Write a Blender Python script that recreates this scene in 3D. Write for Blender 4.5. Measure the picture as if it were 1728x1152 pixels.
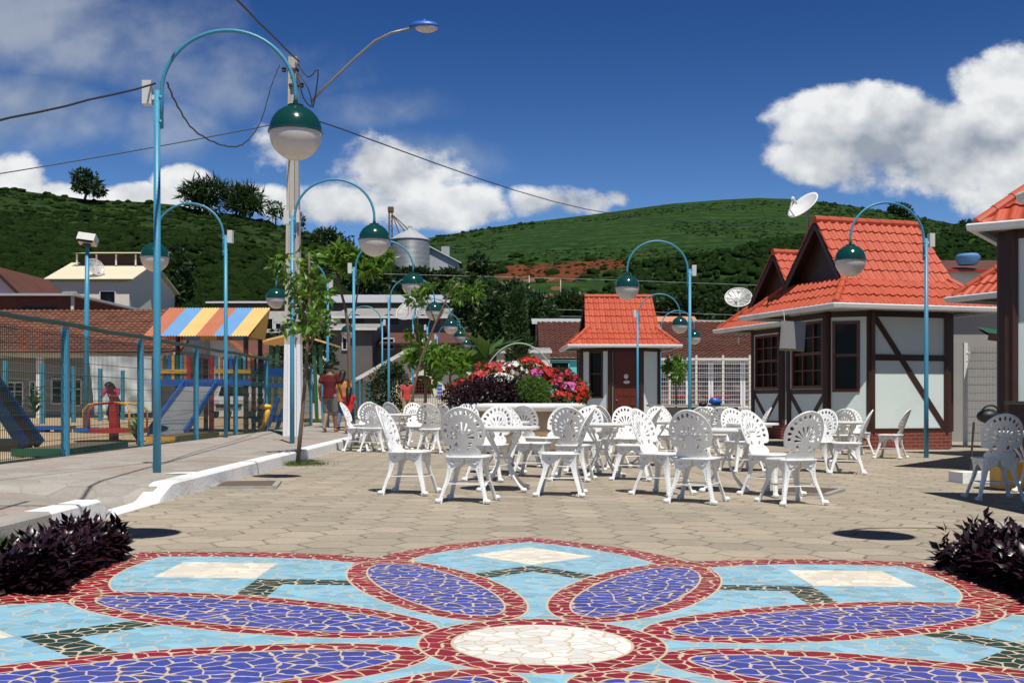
import bpy, bmesh, math, random
import numpy as np
from mathutils import Vector, Matrix, noise as mnoise

for _o in list(bpy.data.objects):
    bpy.data.objects.remove(_o)
SC = bpy.context.scene
COL = SC.collection
R = math.radians
random.seed(7)
NR = np.random.RandomState(11)

# ------------------------------------------------------------------ camera
F, CX, HY = 1860.0, 864.0, 676.0       # photo pixels per unit of tan, principal column, eye level row
K = 0.013                              # the square falls gently to the right
cam_d = bpy.data.cameras.new('camera')
cam_d.sensor_width = 36.0
cam_d.lens = 36.0 * F / 1728.0
cam_d.shift_y = 100.0 / 1728.0
cam_d.clip_start, cam_d.clip_end = 0.05, 6000
cam = bpy.data.objects.new('camera', cam_d)
COL.objects.link(cam)
cam.location = (0, 0, 1)
cam.rotation_euler = (R(90), 0, 0)
SC.camera = cam
SC.render.resolution_x, SC.render.resolution_y = 1024, 682

def P(px, py, d):
    return Vector(((px - CX) / F * d, d, 1 + (HY - py) / F * d))
def G(px, py, z0=0.0):
    u, v = (px - CX) / F, (py - HY) / F
    d = (1 - z0) / (v - K * u)
    return Vector((u * d, d, z0 - K * u * d))
def gz(x):
    return -K * max(-15.0, min(15.0, x))

# ------------------------------------------------------------------ node expressions
class E:
    def __init__(s, nt, sock): s.nt, s.s = nt, sock
    def _m(s, op, *a):
        n = s.nt.nodes.new('ShaderNodeMath'); n.operation = op
        for i, x in enumerate(a):
            if isinstance(x, E): s.nt.links.new(x.s, n.inputs[i])
            else: n.inputs[i].default_value = x
        return E(s.nt, n.outputs[0])
    def __add__(s, o): return s._m('ADD', s, o)
    __radd__ = __add__
    def __sub__(s, o): return s._m('SUBTRACT', s, o)
    def __rsub__(s, o): return s._m('SUBTRACT', o, s)
    def __mul__(s, o): return s._m('MULTIPLY', s, o)
    __rmul__ = __mul__
    def __truediv__(s, o): return s._m('DIVIDE', s, o)
    def __rtruediv__(s, o): return s._m('DIVIDE', o, s)
    def __neg__(s): return s._m('MULTIPLY', s, -1.0)
    def abs(s): return s._m('ABSOLUTE', s)
    def sqrt(s): return s._m('SQRT', s)
    def sin(s): return s._m('SINE', s)
    def cos(s): return s._m('COSINE', s)
    def atan2(s, o): return s._m('ARCTAN2', s, o)
    def max(s, o): return s._m('MAXIMUM', s, o)
    def min(s, o): return s._m('MINIMUM', s, o)
    def gt(s, o): return s._m('GREATER_THAN', s, o)
    def lt(s, o): return s._m('LESS_THAN', s, o)
    def mod(s, o): return s._m('FLOORED_MODULO', s, o)
    def floor(s): return s._m('FLOOR', s)
    def pow(s, o): return s._m('POWER', s, o)
    def clamp(s): return s.max(0.0).min(1.0)
    def sstep(s, a, b):
        n = s.nt.nodes.new('ShaderNodeMapRange'); n.interpolation_type = 'SMOOTHSTEP'
        s.nt.links.new(s.s, n.inputs[0]); n.inputs[1].default_value = a; n.inputs[2].default_value = b
        return E(s.nt, n.outputs[0])
def emix(a, b, f): return a + (b - a) * f

class Tree:
    """a node tree with short-hands"""
    def __init__(s, nt): s.nt = nt
    def new(s, t, **kw):
        n = s.nt.nodes.new(t)
        for k, v in kw.items(): setattr(n, k, v)
        return n
    def link(s, a, b): s.nt.links.new(a.s if isinstance(a, E) else a, b)
    def sep(s, vec):
        n = s.new('ShaderNodeSeparateXYZ'); s.link(vec, n.inputs[0])
        return [E(s.nt, o) for o in n.outputs]
    def comb(s, x, y, z=0.0):
        n = s.new('ShaderNodeCombineXYZ')
        for i, a in enumerate((x, y, z)):
            if isinstance(a, E): s.link(a, n.inputs[i])
            else: n.inputs[i].default_value = a
        return n.outputs[0]
    def coord(s, kind='Object'): return s.new('ShaderNodeTexCoord').outputs[kind]
    def pos(s): return s.new('ShaderNodeNewGeometry').outputs['Position']
    def noise(s, vec, scale, detail=4, rough=.55, out=0):
        n = s.new('ShaderNodeTexNoise'); n.inputs['Scale'].default_value = scale
        n.inputs['Detail'].default_value = detail; n.inputs['Roughness'].default_value = rough
        if vec is not None: s.link(vec, n.inputs['Vector'])
        return E(s.nt, n.outputs[out])
    def voronoi(s, vec, scale, feature='F1', rnd=1.0, dim='3D'):
        n = s.new('ShaderNodeTexVoronoi'); n.feature = feature; n.voronoi_dimensions = dim
        n.inputs['Scale'].default_value = scale; n.inputs['Randomness'].default_value = rnd
        s.link(vec, n.inputs['Vector'])
        return n
    def mixc(s, a, b, f, blend='MIX'):
        n = s.new('ShaderNodeMix', data_type='RGBA', blend_type=blend)
        for x, i in ((f, 0), (a, 6), (b, 7)):
            if isinstance(x, E): s.link(x, n.inputs[i])
            elif hasattr(x, 'is_linked'): s.link(x, n.inputs[i])
            elif isinstance(x, (int, float)): n.inputs[i].default_value = x
            else: n.inputs[i].default_value = (*x, 1)
        return n.outputs[2]
    def scalec(s, c, f):   # colour times scalar
        n = s.new('ShaderNodeVectorMath', operation='SCALE')
        if hasattr(c, 'is_linked'): s.link(c, n.inputs[0])
        else: n.inputs[0].default_value = c
        s.link(f, n.inputs['Scale']) if isinstance(f, E) else setattr(n.inputs['Scale'], 'default_value', f)
        return n.outputs[0]

def new_mat(name):
    m = bpy.data.materials.new(name); m.use_nodes = True
    nt = m.node_tree
    return m, Tree(nt), nt.nodes['Principled BSDF']
def set_in(b, **kw):
    for k, v in kw.items(): b.inputs[k.replace('_', ' ')].default_value = v
def bump(t, b, h, strength=.3, dist=.01):
    n = t.new('ShaderNodeBump'); n.inputs['Strength'].default_value = strength; n.inputs['Distance'].default_value = dist
    t.link(h, n.inputs['Height']); t.link(n.outputs[0], b.inputs['Normal'])

def mat(name, col, rough=.7, var=.18, scale=3.0, bmp=0.0, bscale=60.0, bdist=.01, metal=0.0, stain=None, stain_amt=.35, spec=.5):
    m, t, b = new_mat(name)
    v = t.coord()
    n1, n2 = t.noise(v, scale, 5, .6), t.noise(v, scale * 9, 3)
    f = (n1 - .5) * (2 * var) + (n2 - .5) * var + 1.0
    c = t.scalec(col, f)
    if stain:
        n3 = t.noise(v, scale * .7, 6, .65).sstep(.52, .72) * stain_amt
        c = t.mixc(c, stain, n3)
    t.link(c, b.inputs['Base Color'])
    t.link((n2 - .5) * .2 + rough, b.inputs['Roughness'])
    set_in(b, Metallic=metal, Specular_IOR_Level=spec)
    if bmp: bump(t, b, t.noise(v, bscale, 3), bmp, bdist)
    return m

# ------------------------------------------------------------------ world: sky with clouds
SUN = Vector((.133, -.398, .907)).normalized()
def make_world():
    w = bpy.data.worlds.new('World'); SC.world = w; w.use_nodes = True
    nt = w.node_tree; t = Tree(nt); bg = nt.nodes['Background']
    sky = t.new('ShaderNodeTexSky'); sky.sky_type = 'NISHITA'; sky.sun_disc = False
    sky.sun_elevation = math.asin(SUN.z); sky.sun_rotation = math.atan2(SUN.x, SUN.y)
    sky.altitude = 500; sky.air_density = 1.0; sky.dust_density = .2; sky.ozone_density = 2.0
    d = t.coord('Generated')
    x, y, z = t.sep(d)
    yy = y.abs().max(.12)
    u, v = x / yy, z / yy
    uv = t.comb(u, v * 1.25, 0.37)
    wz = t.noise(uv, 3.2, 2)
    wz2 = t.noise(t.comb(u, v * 1.25, 4.1), 3.2, 2)
    uu, vv = u + (wz - .5) * .07, v + (wz2 - .5) * .05
    fb = t.noise(uv, 7.5, 9, .58)
    fb_up = t.noise(t.comb(u - .006, v * 1.25 + .026, 0.37), 7.5, 5, .5)
    fb_lo = t.noise(uv, 7.5, 5, .5)
    def field(blobs):
        acc = None
        for px, py, rx, ry, s in blobs:
            a, b = (uu - (px - CX) / F) * (F / rx), (vv - (HY - py) / F) * (F / ry)
            e = (1.0 - (a * a + b * b)) * s
            acc = e if acc is None else acc.max(e)
        return acc.max(-1.5)
    dense = field([(1392, 208, 84, 58, 1.0), (1455, 220, 120, 76, 1.15), (1385, 265, 84, 55, .9), (1560, 270, 215, 105, 1.25), (1700, 150, 110, 80, 1.0), (1800, 200, 180, 140, 1.0),
                   (1640, 330, 190, 62, .8), (960, 352, 125, 34, .8), (1040, 338, 40, 24, .8), (650, 295, 135, 74, .8), (560, 345, 160, 50, .95), (720, 360, 130, 46, 1.0), (455, 250, 62, 45, .5),
                   (300, 320, 50, 42, .9), (215, 332, 66, 26, .9), (10, 298, 80, 48, .8), (95, 322, 60, 30, .8), (450, 335, 70, 30, .8), (-150, 250, 160, 120, .9), (1105, 340, 16, 9, .7), (2050, 260, 260, 160, 1.0), (-500, 200, 300, 110, .8)])
    soft = field([(60, 195, 165, 62, .8), (210, 60, 200, 85, .55), (60, 30, 190, 75, .6), (380, 120, 200, 45, .32), (290, 215, 80, 45, .4), (640, 180, 90, 20, .12), (400, 160, 90, 40, .3), (690, 270, 120, 45, .4)])
    fb2 = t.noise(uv, 3.4, 3, .5)
    dd = (dense * .60 + (fb - .5) * 2.5 + (fb2 - .5) * 1.3).sstep(.02, .34)
    # far from the view: scattered cumulus all round
    rest = t.noise(t.comb(x * 1.4, y * 1.4, z * 2.4), 2.6, 8, .6).sstep(.62, .74) * (1.0 - y.sstep(.0, .5)) * .6 * z.sstep(.03, .2)
    ds = (soft * .55 + (fb - .5) * 1.3).sstep(-.18, .55) * .62
    lit = ((fb_lo - fb_up) * 4.6 + (fb - .5) * .9 + .56).clamp()
    alt = v.sstep(.16, .40)
    core = (dense * .8 + (fb - .5)).sstep(.35, 1.1)
    lit = (lit - core * .16 + alt * .30 + .03).clamp()
    ccol = t.mixc((4.2, 4.8, 5.8), (11.4, 11.6, 11.7), lit)
    scol = t.mixc((3.6, 4.4, 5.6), (6.8, 7.4, 8.0), lit)
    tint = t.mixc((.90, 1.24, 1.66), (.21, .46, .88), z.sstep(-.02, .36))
    tint = t.mixc(tint, (.17, .21, .26), z.sstep(.42, .7))  # overhead sky, out of view, darkened to weaken the ambient fill
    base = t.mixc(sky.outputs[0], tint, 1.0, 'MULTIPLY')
    base = t.mixc(base, (.10, .22, .06), 1.0 - z.sstep(-.05, .01))
    c = t.mixc(base, scol, (ds * y.gt(0.02)).clamp())
    c = t.mixc(c, ccol, (dd * y.gt(0.02)).max(rest).clamp())
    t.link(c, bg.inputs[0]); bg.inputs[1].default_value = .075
make_world()
sun_d = bpy.data.lights.new('sun', 'SUN'); sun_d.energy = 4.8; sun_d.angle = R(.5); sun_d.color = (1, .95, .87)
sun = bpy.data.objects.new('sun', sun_d); COL.objects.link(sun)
sun.rotation_euler = SUN.to_track_quat('Z', 'Y').to_euler()
SC.view_settings.view_transform = 'Standard'; SC.view_settings.look = 'None'
SC.view_settings.exposure = 0.0; SC.view_settings.gamma = 1.0

# ------------------------------------------------------------------ object helpers
ORG = {}
def tag(o, label=None, cat=None, group=None, kind=None):
    if label: o['label'] = label
    if cat: o['category'] = cat
    if group: o['group'] = group
    if kind: o['kind'] = kind
    return o
def thing(name, label, cat, loc=(0, 0, 0), rz=0.0, group=None):
    o = bpy.data.objects.new(name, None); COL.objects.link(o)
    o.location = loc; o.rotation_euler = (0, 0, rz); o.empty_display_size = .2
    ORG[o.name] = Vector(loc)
    return tag(o, label, cat, group)
def link(name, me, mats, parent=None, smooth=False):
    o = bpy.data.objects.new(name, me); COL.objects.link(o)
    for m in (mats if isinstance(mats, (list, tuple)) else [mats]): me.materials.append(m)
    if parent is not None:
        o.parent = parent; ORG[o.name] = ORG.get(parent.name, Vector((0, 0, 0)))
    if smooth:
        me.polygons.foreach_set('use_smooth', [True] * len(me.polygons))
    return o
def dup(root, loc, rz, label, group=None):
    r = root.copy(); COL.objects.link(r); r.location = loc; r.rotation_euler = (0, 0, rz); r['label'] = label
    if group: r['group'] = group
    for ch in list(root.children):
        c = ch.copy(); COL.objects.link(c); c.parent = r
        for g in ch.children:
            k = g.copy(); COL.objects.link(k); k.parent = c
    return r

class MB:
    """collects geometry and links it as one mesh object"""
    def __init__(s): s.v, s.f, s.mi, s.cur = [], [], [], 0
    def add(s, vs, fs):
        o = len(s.v); s.v.extend([tuple(a) for a in vs])
        for f in fs: s.f.append(tuple(i + o for i in f)); s.mi.append(s.cur)
    def box(s, c, size, rz=0.0, M=None):
        hx, hy, hz = size[0] / 2, size[1] / 2, size[2] / 2
        vs = [Vector((a * hx, b * hy, e * hz)) for e in (-1, 1) for a, b in ((-1, -1), (1, -1), (1, 1), (-1, 1))]
        if M is None: M = Matrix.Rotation(rz, 3, 'Z')
        s.add([M @ p + Vector(c) for p in vs], [(3, 2, 1, 0), (4, 5, 6, 7), (0, 1, 5, 4), (1, 2, 6, 5), (2, 3, 7, 6), (3, 0, 4, 7)])
    def bar(s, a, b, w, h=None, up=(0, 0, 1)):
        a, b = Vector(a), Vector(b); d = (b - a)
        L = d.length; d = d / L; up = Vector(up)
        if abs(d.dot(up)) > .98: up = Vector((0, 1, 0))
        x = d.cross(up).normalized(); y = x.cross(d)
        s.box((a + b) / 2, (w, L, h or w), M=Matrix((x, d, y)).transposed())
    def tube(s, pts, r, n=8, caps=True):
        pts = [Vector(p) for p in pts]; m = len(pts)
        rs = r if isinstance(r, (list, tuple)) else [r] * m
        ref = None; vs = []
        for i, p in enumerate(pts):
            d = (pts[min(i + 1, m - 1)] - pts[max(i - 1, 0)])
            d = d.normalized() if d.length > 1e-9 else Vector((0, 0, 1))
            if ref is None: ref = Vector((1, 0, 0)) if abs(d.x) < .8 else Vector((0, 1, 0))
            x = (ref - d * ref.dot(d)).normalized(); ref = x; y = d.cross(x)
            for k in range(n):
                a = 2 * math.pi * k / n
                vs.append(p + (x * math.cos(a) + y * math.sin(a)) * rs[i])
        fs = [(i * n + k, i * n + (k + 1) % n, (i + 1) * n + (k + 1) % n, (i + 1) * n + k) for i in range(m - 1) for k in range(n)]
        if caps: fs += [tuple(reversed(range(n))), tuple((m - 1) * n + k for k in range(n))]
        s.add(vs, fs)
    def lathe(s, prof, c=(0, 0, 0), n=24, sx=1.0, sy=1.0, caps=True):
        c = Vector(c); vs = []
        for r, z in prof:
            for k in range(n):
                a = 2 * math.pi * k / n
                vs.append(c + Vector((r * math.cos(a) * sx, r * math.sin(a) * sy, z)))
        m = len(prof)
        fs = [(i * n + k, i * n + (k + 1) % n, (i + 1) * n + (k + 1) % n, (i + 1) * n + k) for i in range(m - 1) for k in range(n)]
        if caps: fs += [tuple(reversed(range(n))), tuple((m - 1) * n + k for k in range(n))]
        s.add(vs, fs)
    def ball(s, c, r, n=12, m=8, rot=None):
        r = r if isinstance(r, (tuple, list)) else (r, r, r)
        vs = []; c = Vector(c)
        for i in range(m + 1):
            ph = math.pi * i / m - math.pi / 2
            for k in range(n):
                a = 2 * math.pi * k / n
                p = Vector((math.cos(ph) * math.cos(a) * r[0], math.cos(ph) * math.sin(a) * r[1], math.sin(ph) * r[2]))
                vs.append(c + (rot @ p if rot else p))
        s.add(vs, [(i * n + k, i * n + (k + 1) % n, (i + 1) * n + (k + 1) % n, (i + 1) * n + k) for i in range(m) for k in range(n)])
    def prism(s, poly, o, ax, ay, thick):
        """extrudes a 2D outline lying in the plane o + x*ax + y*ay along ax x ay"""
        o, ax, ay = Vector(o), Vector(ax), Vector(ay); nn = ax.cross(ay).normalized() * thick; n = len(poly)
        vs = [o + ax * a + ay * b for a, b in poly]; vs += [p + nn for p in vs]
        s.add(vs, [tuple(reversed(range(n))), tuple(range(n, 2 * n))] + [(i, (i + 1) % n, n + (i + 1) % n, n + i) for i in range(n)])
    def quad(s, a, b, c, d): s.add([a, b, c, d], [(0, 1, 2, 3)])
    def xf(s, M):
        s.v = [tuple(M @ Vector(p)) for p in s.v]; return s
    def build(s, name, mats, parent=None, smooth=False, world=False, off=None):
        vs = s.v
        if world and parent is not None:
            o = ORG.get(parent.name, Vector((0, 0, 0))); vs = [(a - o.x, b - o.y, c - o.z) for a, b, c in vs]
        me = bpy.data.meshes.new(name); me.from_pydata(vs, [], s.f)
        ob = link(name, me, mats, parent, smooth)
        if isinstance(mats, (list, tuple)) and len(mats) > 1: me.polygons.foreach_set('material_index', s.mi)
        return ob
def autosmooth(o, ang=40):
    me = o.data; me.polygons.foreach_set('use_smooth', [True] * len(me.polygons))
    bm = bmesh.new(); bm.from_mesh(me)
    for e in bm.edges:
        e.smooth = e.calc_face_angle(0.0) < R(ang) if len(e.link_faces) == 2 else True
    bm.to_mesh(me); bm.free(); return o

def np_mesh(name, verts, faces, mats, parent=None, smooth=False, world=False):
    """fast mesh from arrays; faces (n, k)"""
    if world and parent is not None: verts = verts - np.array(ORG[parent.name])
    me = bpy.data.meshes.new(name); n, k = faces.shape
    me.vertices.add(len(verts)); me.vertices.foreach_set('co', np.asarray(verts, np.float32).ravel())
    me.loops.add(n * k); me.loops.foreach_set('vertex_index', np.asarray(faces, np.int32).ravel())
    me.polygons.add(n); me.polygons.foreach_set('loop_start', np.arange(0, n * k, k, dtype=np.int32))
    me.polygons.foreach_set('loop_total', np.full(n, k, np.int32))
    me.update(calc_edges=True); me.validate()
    return link(name, me, mats, parent, smooth)

def leaf_arrays(centres, dirs, lengths, widths, droop=.25, up=None):
    """each leaf two quads folded along its midrib: six vertices"""
    n = len(centres)
    d = dirs / np.linalg.norm(dirs, axis=1, keepdims=True)
    r = NR.normal(size=(n, 3)) if up is None else up + NR.normal(size=(n, 3)) * .35
    s = np.cross(d, r); s /= np.linalg.norm(s, axis=1, keepdims=True) + 1e-9
    nn = np.cross(s, d)
    L, W = lengths[:, None], widths[:, None]
    base = centres; tip = centres + d * L - nn * L * droop
    m1 = centres + d * L * .45 + nn * L * .06
    a, b = m1 + s * W * .5 - nn * W * .12, m1 - s * W * .5 - nn * W * .12
    V = np.stack([base, a, tip, b, m1], 1).reshape(-1, 3)
    i = np.arange(n)[:, None] * 5
    Fq = np.concatenate([i + np.array([[0, 4, 1, 1]]), i + np.array([[4, 2, 1, 1]]), i + np.array([[0, 3, 4, 4]]), i + np.array([[3, 2, 4, 4]])])
    return V, Fq[:, :3]
def rand_dirs(n, up=0.0):
    d = NR.normal(size=(n, 3)); d /= np.linalg.norm(d, axis=1, keepdims=True); d[:, 2] += up
    return d / np.linalg.norm(d, axis=1, keepdims=True)
def leaf_mat(name, col, col2, rough=.45, trans=.25, spec=.4):
    m, t, b = new_mat(name)
    g = t.new('ShaderNodeNewGeometry')
    ri = E(t.nt, g.outputs['Random Per Island'])
    v = t.coord(); n = t.noise(v, 1.3, 4)
    c = t.mixc(col, col2, (ri * .6 + n.sstep(.35, .7) * .5).clamp())
    t.link(c, b.inputs['Base Color']); set_in(b, Roughness=rough, Specular_IOR_Level=spec)
    if trans:
        tr = t.new('ShaderNodeBsdfTranslucent'); t.link(t.mixc(c, (.35, .55, .05), .35), tr.inputs[0])
        mx = t.new('ShaderNodeMixShader'); mx.inputs[0].default_value = trans
        t.link(b.outputs[0], mx.inputs[1]); t.link(tr.outputs[0], mx.inputs[2])
        t.link(mx.outputs[0], t.nt.nodes['Material Output'].inputs[0])
    return m

# ------------------------------------------------------------------ materials
M = {}
M['white'] = mat('white_paint', (.82, .83, .83), .42, .06, 5, stain=(.50, .43, .35), stain_amt=.3)
M['kerb'] = mat('kerb_paint', (.80, .81, .82), .75, .08, 2, .35, 25, .02, stain=(.42, .38, .33), stain_amt=.5)
M['blue'] = mat('blue_enamel', (.055, .275, .43), .4, .12, 3, stain=(.10, .30, .42), stain_amt=.3)
M['blue2'] = mat('bright_blue_paint', (.02, .12, .50), .4, .15, 3)
M['darkgreen'] = mat('green_enamel', (.006, .052, .048), .16, .08, 3)
M['globe'] = mat('milky_acrylic', (.62, .58, .55), .22, .05, 2)
M['grey_plastic'] = mat('grey_box', (.62, .62, .6), .5, .08, 5)
M['concrete'] = mat('grey_concrete', (.36, .34, .31), .85, .2, 2, .4, 40, stain=(.16, .14, .12), stain_amt=.5)
M['pole'] = mat('pole_concrete', (.50, .46, .40), .85, .2, 1.5, .4, 50, stain=(.25, .2, .16), stain_amt=.5)
M['polewhite'] = mat('pole_whitewash', (.78, .79, .80), .8, .08, 2, .3, 40, stain=(.5, .46, .4), stain_amt=.45)
M['steel'] = mat('galvanised_steel', (.27, .26, .245), .45, .12, 4, metal=.35)
M['zinc'] = mat('zinc_sheet', (.42, .44, .47), .5, .15, .5, stain=(.25, .22, .2), stain_amt=.4)
M['black'] = mat('black_rubber', (.012, .012, .013), .5, .1)
M['wire'] = mat('cable', (.03, .03, .032), .5, .1)
M['timber'] = mat('dark_timber', (.050, .018, .010), .45, .3, 6, .2, 80)
M['mahogany'] = mat('mahogany', (.115, .024, .010), .35, .3, 5, .15, 80)
M['wall'] = mat('mint_white_plaster', (.70, .80, .78), .85, .04, 1.2, .25, 120, .004, stain=(.5, .52, .48), stain_amt=.18)
M['cream'] = mat('cream_plaster', (.74, .70, .58), .85, .07, 1, .2, 90, .004, stain=(.45, .38, .3), stain_amt=.3)
M['whitewall'] = mat('white_plaster', (.70, .70, .68), .85, .08, 1, .2, 90, .004, stain=(.38, .34, .3), stain_amt=.4)
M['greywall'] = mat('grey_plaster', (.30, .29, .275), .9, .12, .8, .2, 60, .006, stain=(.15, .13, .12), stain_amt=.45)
M['darkgrey'] = mat('dark_grey_plaster', (.125, .12, .11), .9, .2, .8, .25, 50, .006, stain=(.06, .055, .05), stain_amt=.6)  # dark grey tone with still darker blotches
M['teal'] = mat('teal_plaster', (.16, .60, .62), .8, .06, 1.2, .15, 80)
M['gutter'] = mat('white_gutter', (.70, .71, .72), .5, .08, 2, stain=(.35, .33, .3), stain_amt=.4)
M['asb'] = mat('fibre_cement', (.30, .29, .27), .9, .2, .8, .3, 30, stain=(.12, .11, .10), stain_amt=.6)
M['sheetcream'] = mat('cream_sheet', (.68, .60, .44), .7, .1, .6, stain=(.4, .34, .26), stain_amt=.4)
M['red'] = mat('red_paint', (.42, .02, .02), .4, .15, 4)
M['yellow'] = mat('yellow_paint', (.72, .40, .05), .5, .15, 4)
M['orange'] = mat('terracotta_paint', (.46, .15, .075), .7, .14, 3, stain=(.3, .14, .09), stain_amt=.4)
M['skyblue'] = mat('light_blue_paint', (.13, .31, .58), .7, .14, 3)
M['amber'] = mat('amber_paint', (.74, .48, .18), .7, .12, 3, stain=(.5, .33, .14), stain_amt=.4)
M['green'] = mat('green_paint', (.02, .10, .05), .5, .15, 4)
M['soil'] = mat('dark_soil', (.05, .035, .025), .95, .3, 6, .6, 40)
M['bark'] = mat('bark', (.16, .115, .075), .9, .25, 12, .5, 60)
M['barkgrey'] = mat('grey_bark', (.24, .20, .155), .9, .25, 12, .5, 60)
M['iron'] = mat('dark_iron', (.045, .04, .036), .6, .2, 8)
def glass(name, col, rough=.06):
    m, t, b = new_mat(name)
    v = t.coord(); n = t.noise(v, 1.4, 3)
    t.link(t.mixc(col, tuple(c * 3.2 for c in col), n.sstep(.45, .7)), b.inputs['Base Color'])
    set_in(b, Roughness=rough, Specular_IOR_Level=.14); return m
M['glass'] = glass('dark_glass', (.007, .008, .009), .2)
M['shopglass'] = glass('shop_glass', (.07, .055, .06), .03)
def tile_mat(name, c1, c2, dark, rough=.55):
    m, t, b = new_mat(name)
    v = t.coord(); n = t.noise(v, 1.1, 5, .65); n2 = t.noise(v, 14, 3)
    g = t.new('ShaderNodeNewGeometry')
    ri = E(t.nt, g.outputs['Random Per Island'])
    c = t.mixc(c1, c2, (n.sstep(.35, .65) * .5 + ri * .6).clamp())
    c = t.mixc(c, dark, (n2.sstep(.48, .75) * n.sstep(.42, .7) * .75))
    t.link(c, b.inputs['Base Color']); set_in(b, Roughness=rough); bump(t, b, t.noise(v, 70, 2), .15, .006)
    return m
M['tile'] = tile_mat('red_glazed_tile', (.43, .064, .029), (.53, .098, .046), (.17, .035, .022), .55)
M['oldtile'] = tile_mat('weathered_clay_tile', (.215, .085, .048), (.125, .048, .030), (.045, .03, .022), .9)
M['darktile'] = tile_mat('dark_clay_tile', (.14, .050, .032), (.095, .035, .026), (.03, .02, .018), .85)
M['paletile'] = tile_mat('pale_clay_tile', (.62, .30, .18), (.52, .22, .13), (.25, .12, .08), .8)
def brick_mat():
    m, t, b = new_mat('red_brick'); v = t.coord()
    x, y, z = t.sep(v)
    br = t.new('ShaderNodeTexBrick'); t.link(t.comb(x + y, z, 0.0), br.inputs['Vector'])
    br.inputs['Scale'].default_value = 4.2; br.inputs['Mortar Size'].default_value = .018
    br.inputs['Brick Width'].default_value = 1.0; br.inputs['Row Height'].default_value = .34
    br.inputs['Color1'].default_value = (.21, .045, .026, 1); br.inputs['Color2'].default_value = (.14, .03, .02, 1); br.inputs['Mortar'].default_value = (.34, .2, .15, 1)
    t.link(br.outputs[0], b.inputs['Base Color']); set_in(b, Roughness=.8)
    bump(t, b, 1.0 - E(t.nt, br.outputs[1]), .4, .01)
    return m
M['brick'] = brick_mat()
L = {}
L['young'] = leaf_mat('young_tree_leaf', (.05, .14, .014), (.14, .26, .03), .4, .3)
L['dark'] = leaf_mat('dark_leaf', (.008, .026, .007), (.024, .058, .013), .55, .12)
L['mid'] = leaf_mat('mid_leaf', (.022, .062, .012), (.055, .12, .022), .5, .2)
L['cypress'] = leaf_mat('cypress_leaf', (.026, .066, .016), (.048, .10, .026), .6, .1)
L['purple'] = leaf_mat('purple_leaf', (.009, .004, .007), (.038, .011, .020), .33, .0, .5)
L['box'] = leaf_mat('topiary_leaf', (.04, .11, .012), (.10, .21, .03), .5, .25)
L['impleaf'] = leaf_mat('flower_foliage', (.018, .05, .012), (.05, .11, .02), .45, .2)
L['grass'] = leaf_mat('grass_blade', (.04, .09, .015), (.12, .19, .04), .6, .2)
for k, c, c2 in (('f_red', (.48, .008, .008), (.60, .02, .012)), ('f_coral', (.52, .02, .03), (.66, .09, .08)), ('f_white', (.85, .86, .84), (.8, .78, .76)), ('f_pink', (.62, .08, .36), (.75, .2, .5)), ('f_crimson', (.30, .008, .03), (.42, .02, .06))):
    L[k] = leaf_mat(k[2:] + '_petal', c, c2, .5, .15)
# ------------------------------------------------------------------ ground sheets
def grid_sheet(name, xs, ys, zf, m):
    X, Y = np.meshgrid(xs, ys); Z = np.vectorize(zf)(X, Y)
    V = np.stack([X, Y, Z], -1).reshape(-1, 3); nx, ny = len(xs), len(ys)
    i = (np.arange(ny - 1)[:, None] * nx + np.arange(nx - 1)[None, :]).ravel()
    return tag(np_mesh(name, V, np.stack([i, i + 1, i + nx + 1, i + nx], 1), m, smooth=True), kind='structure')

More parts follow.
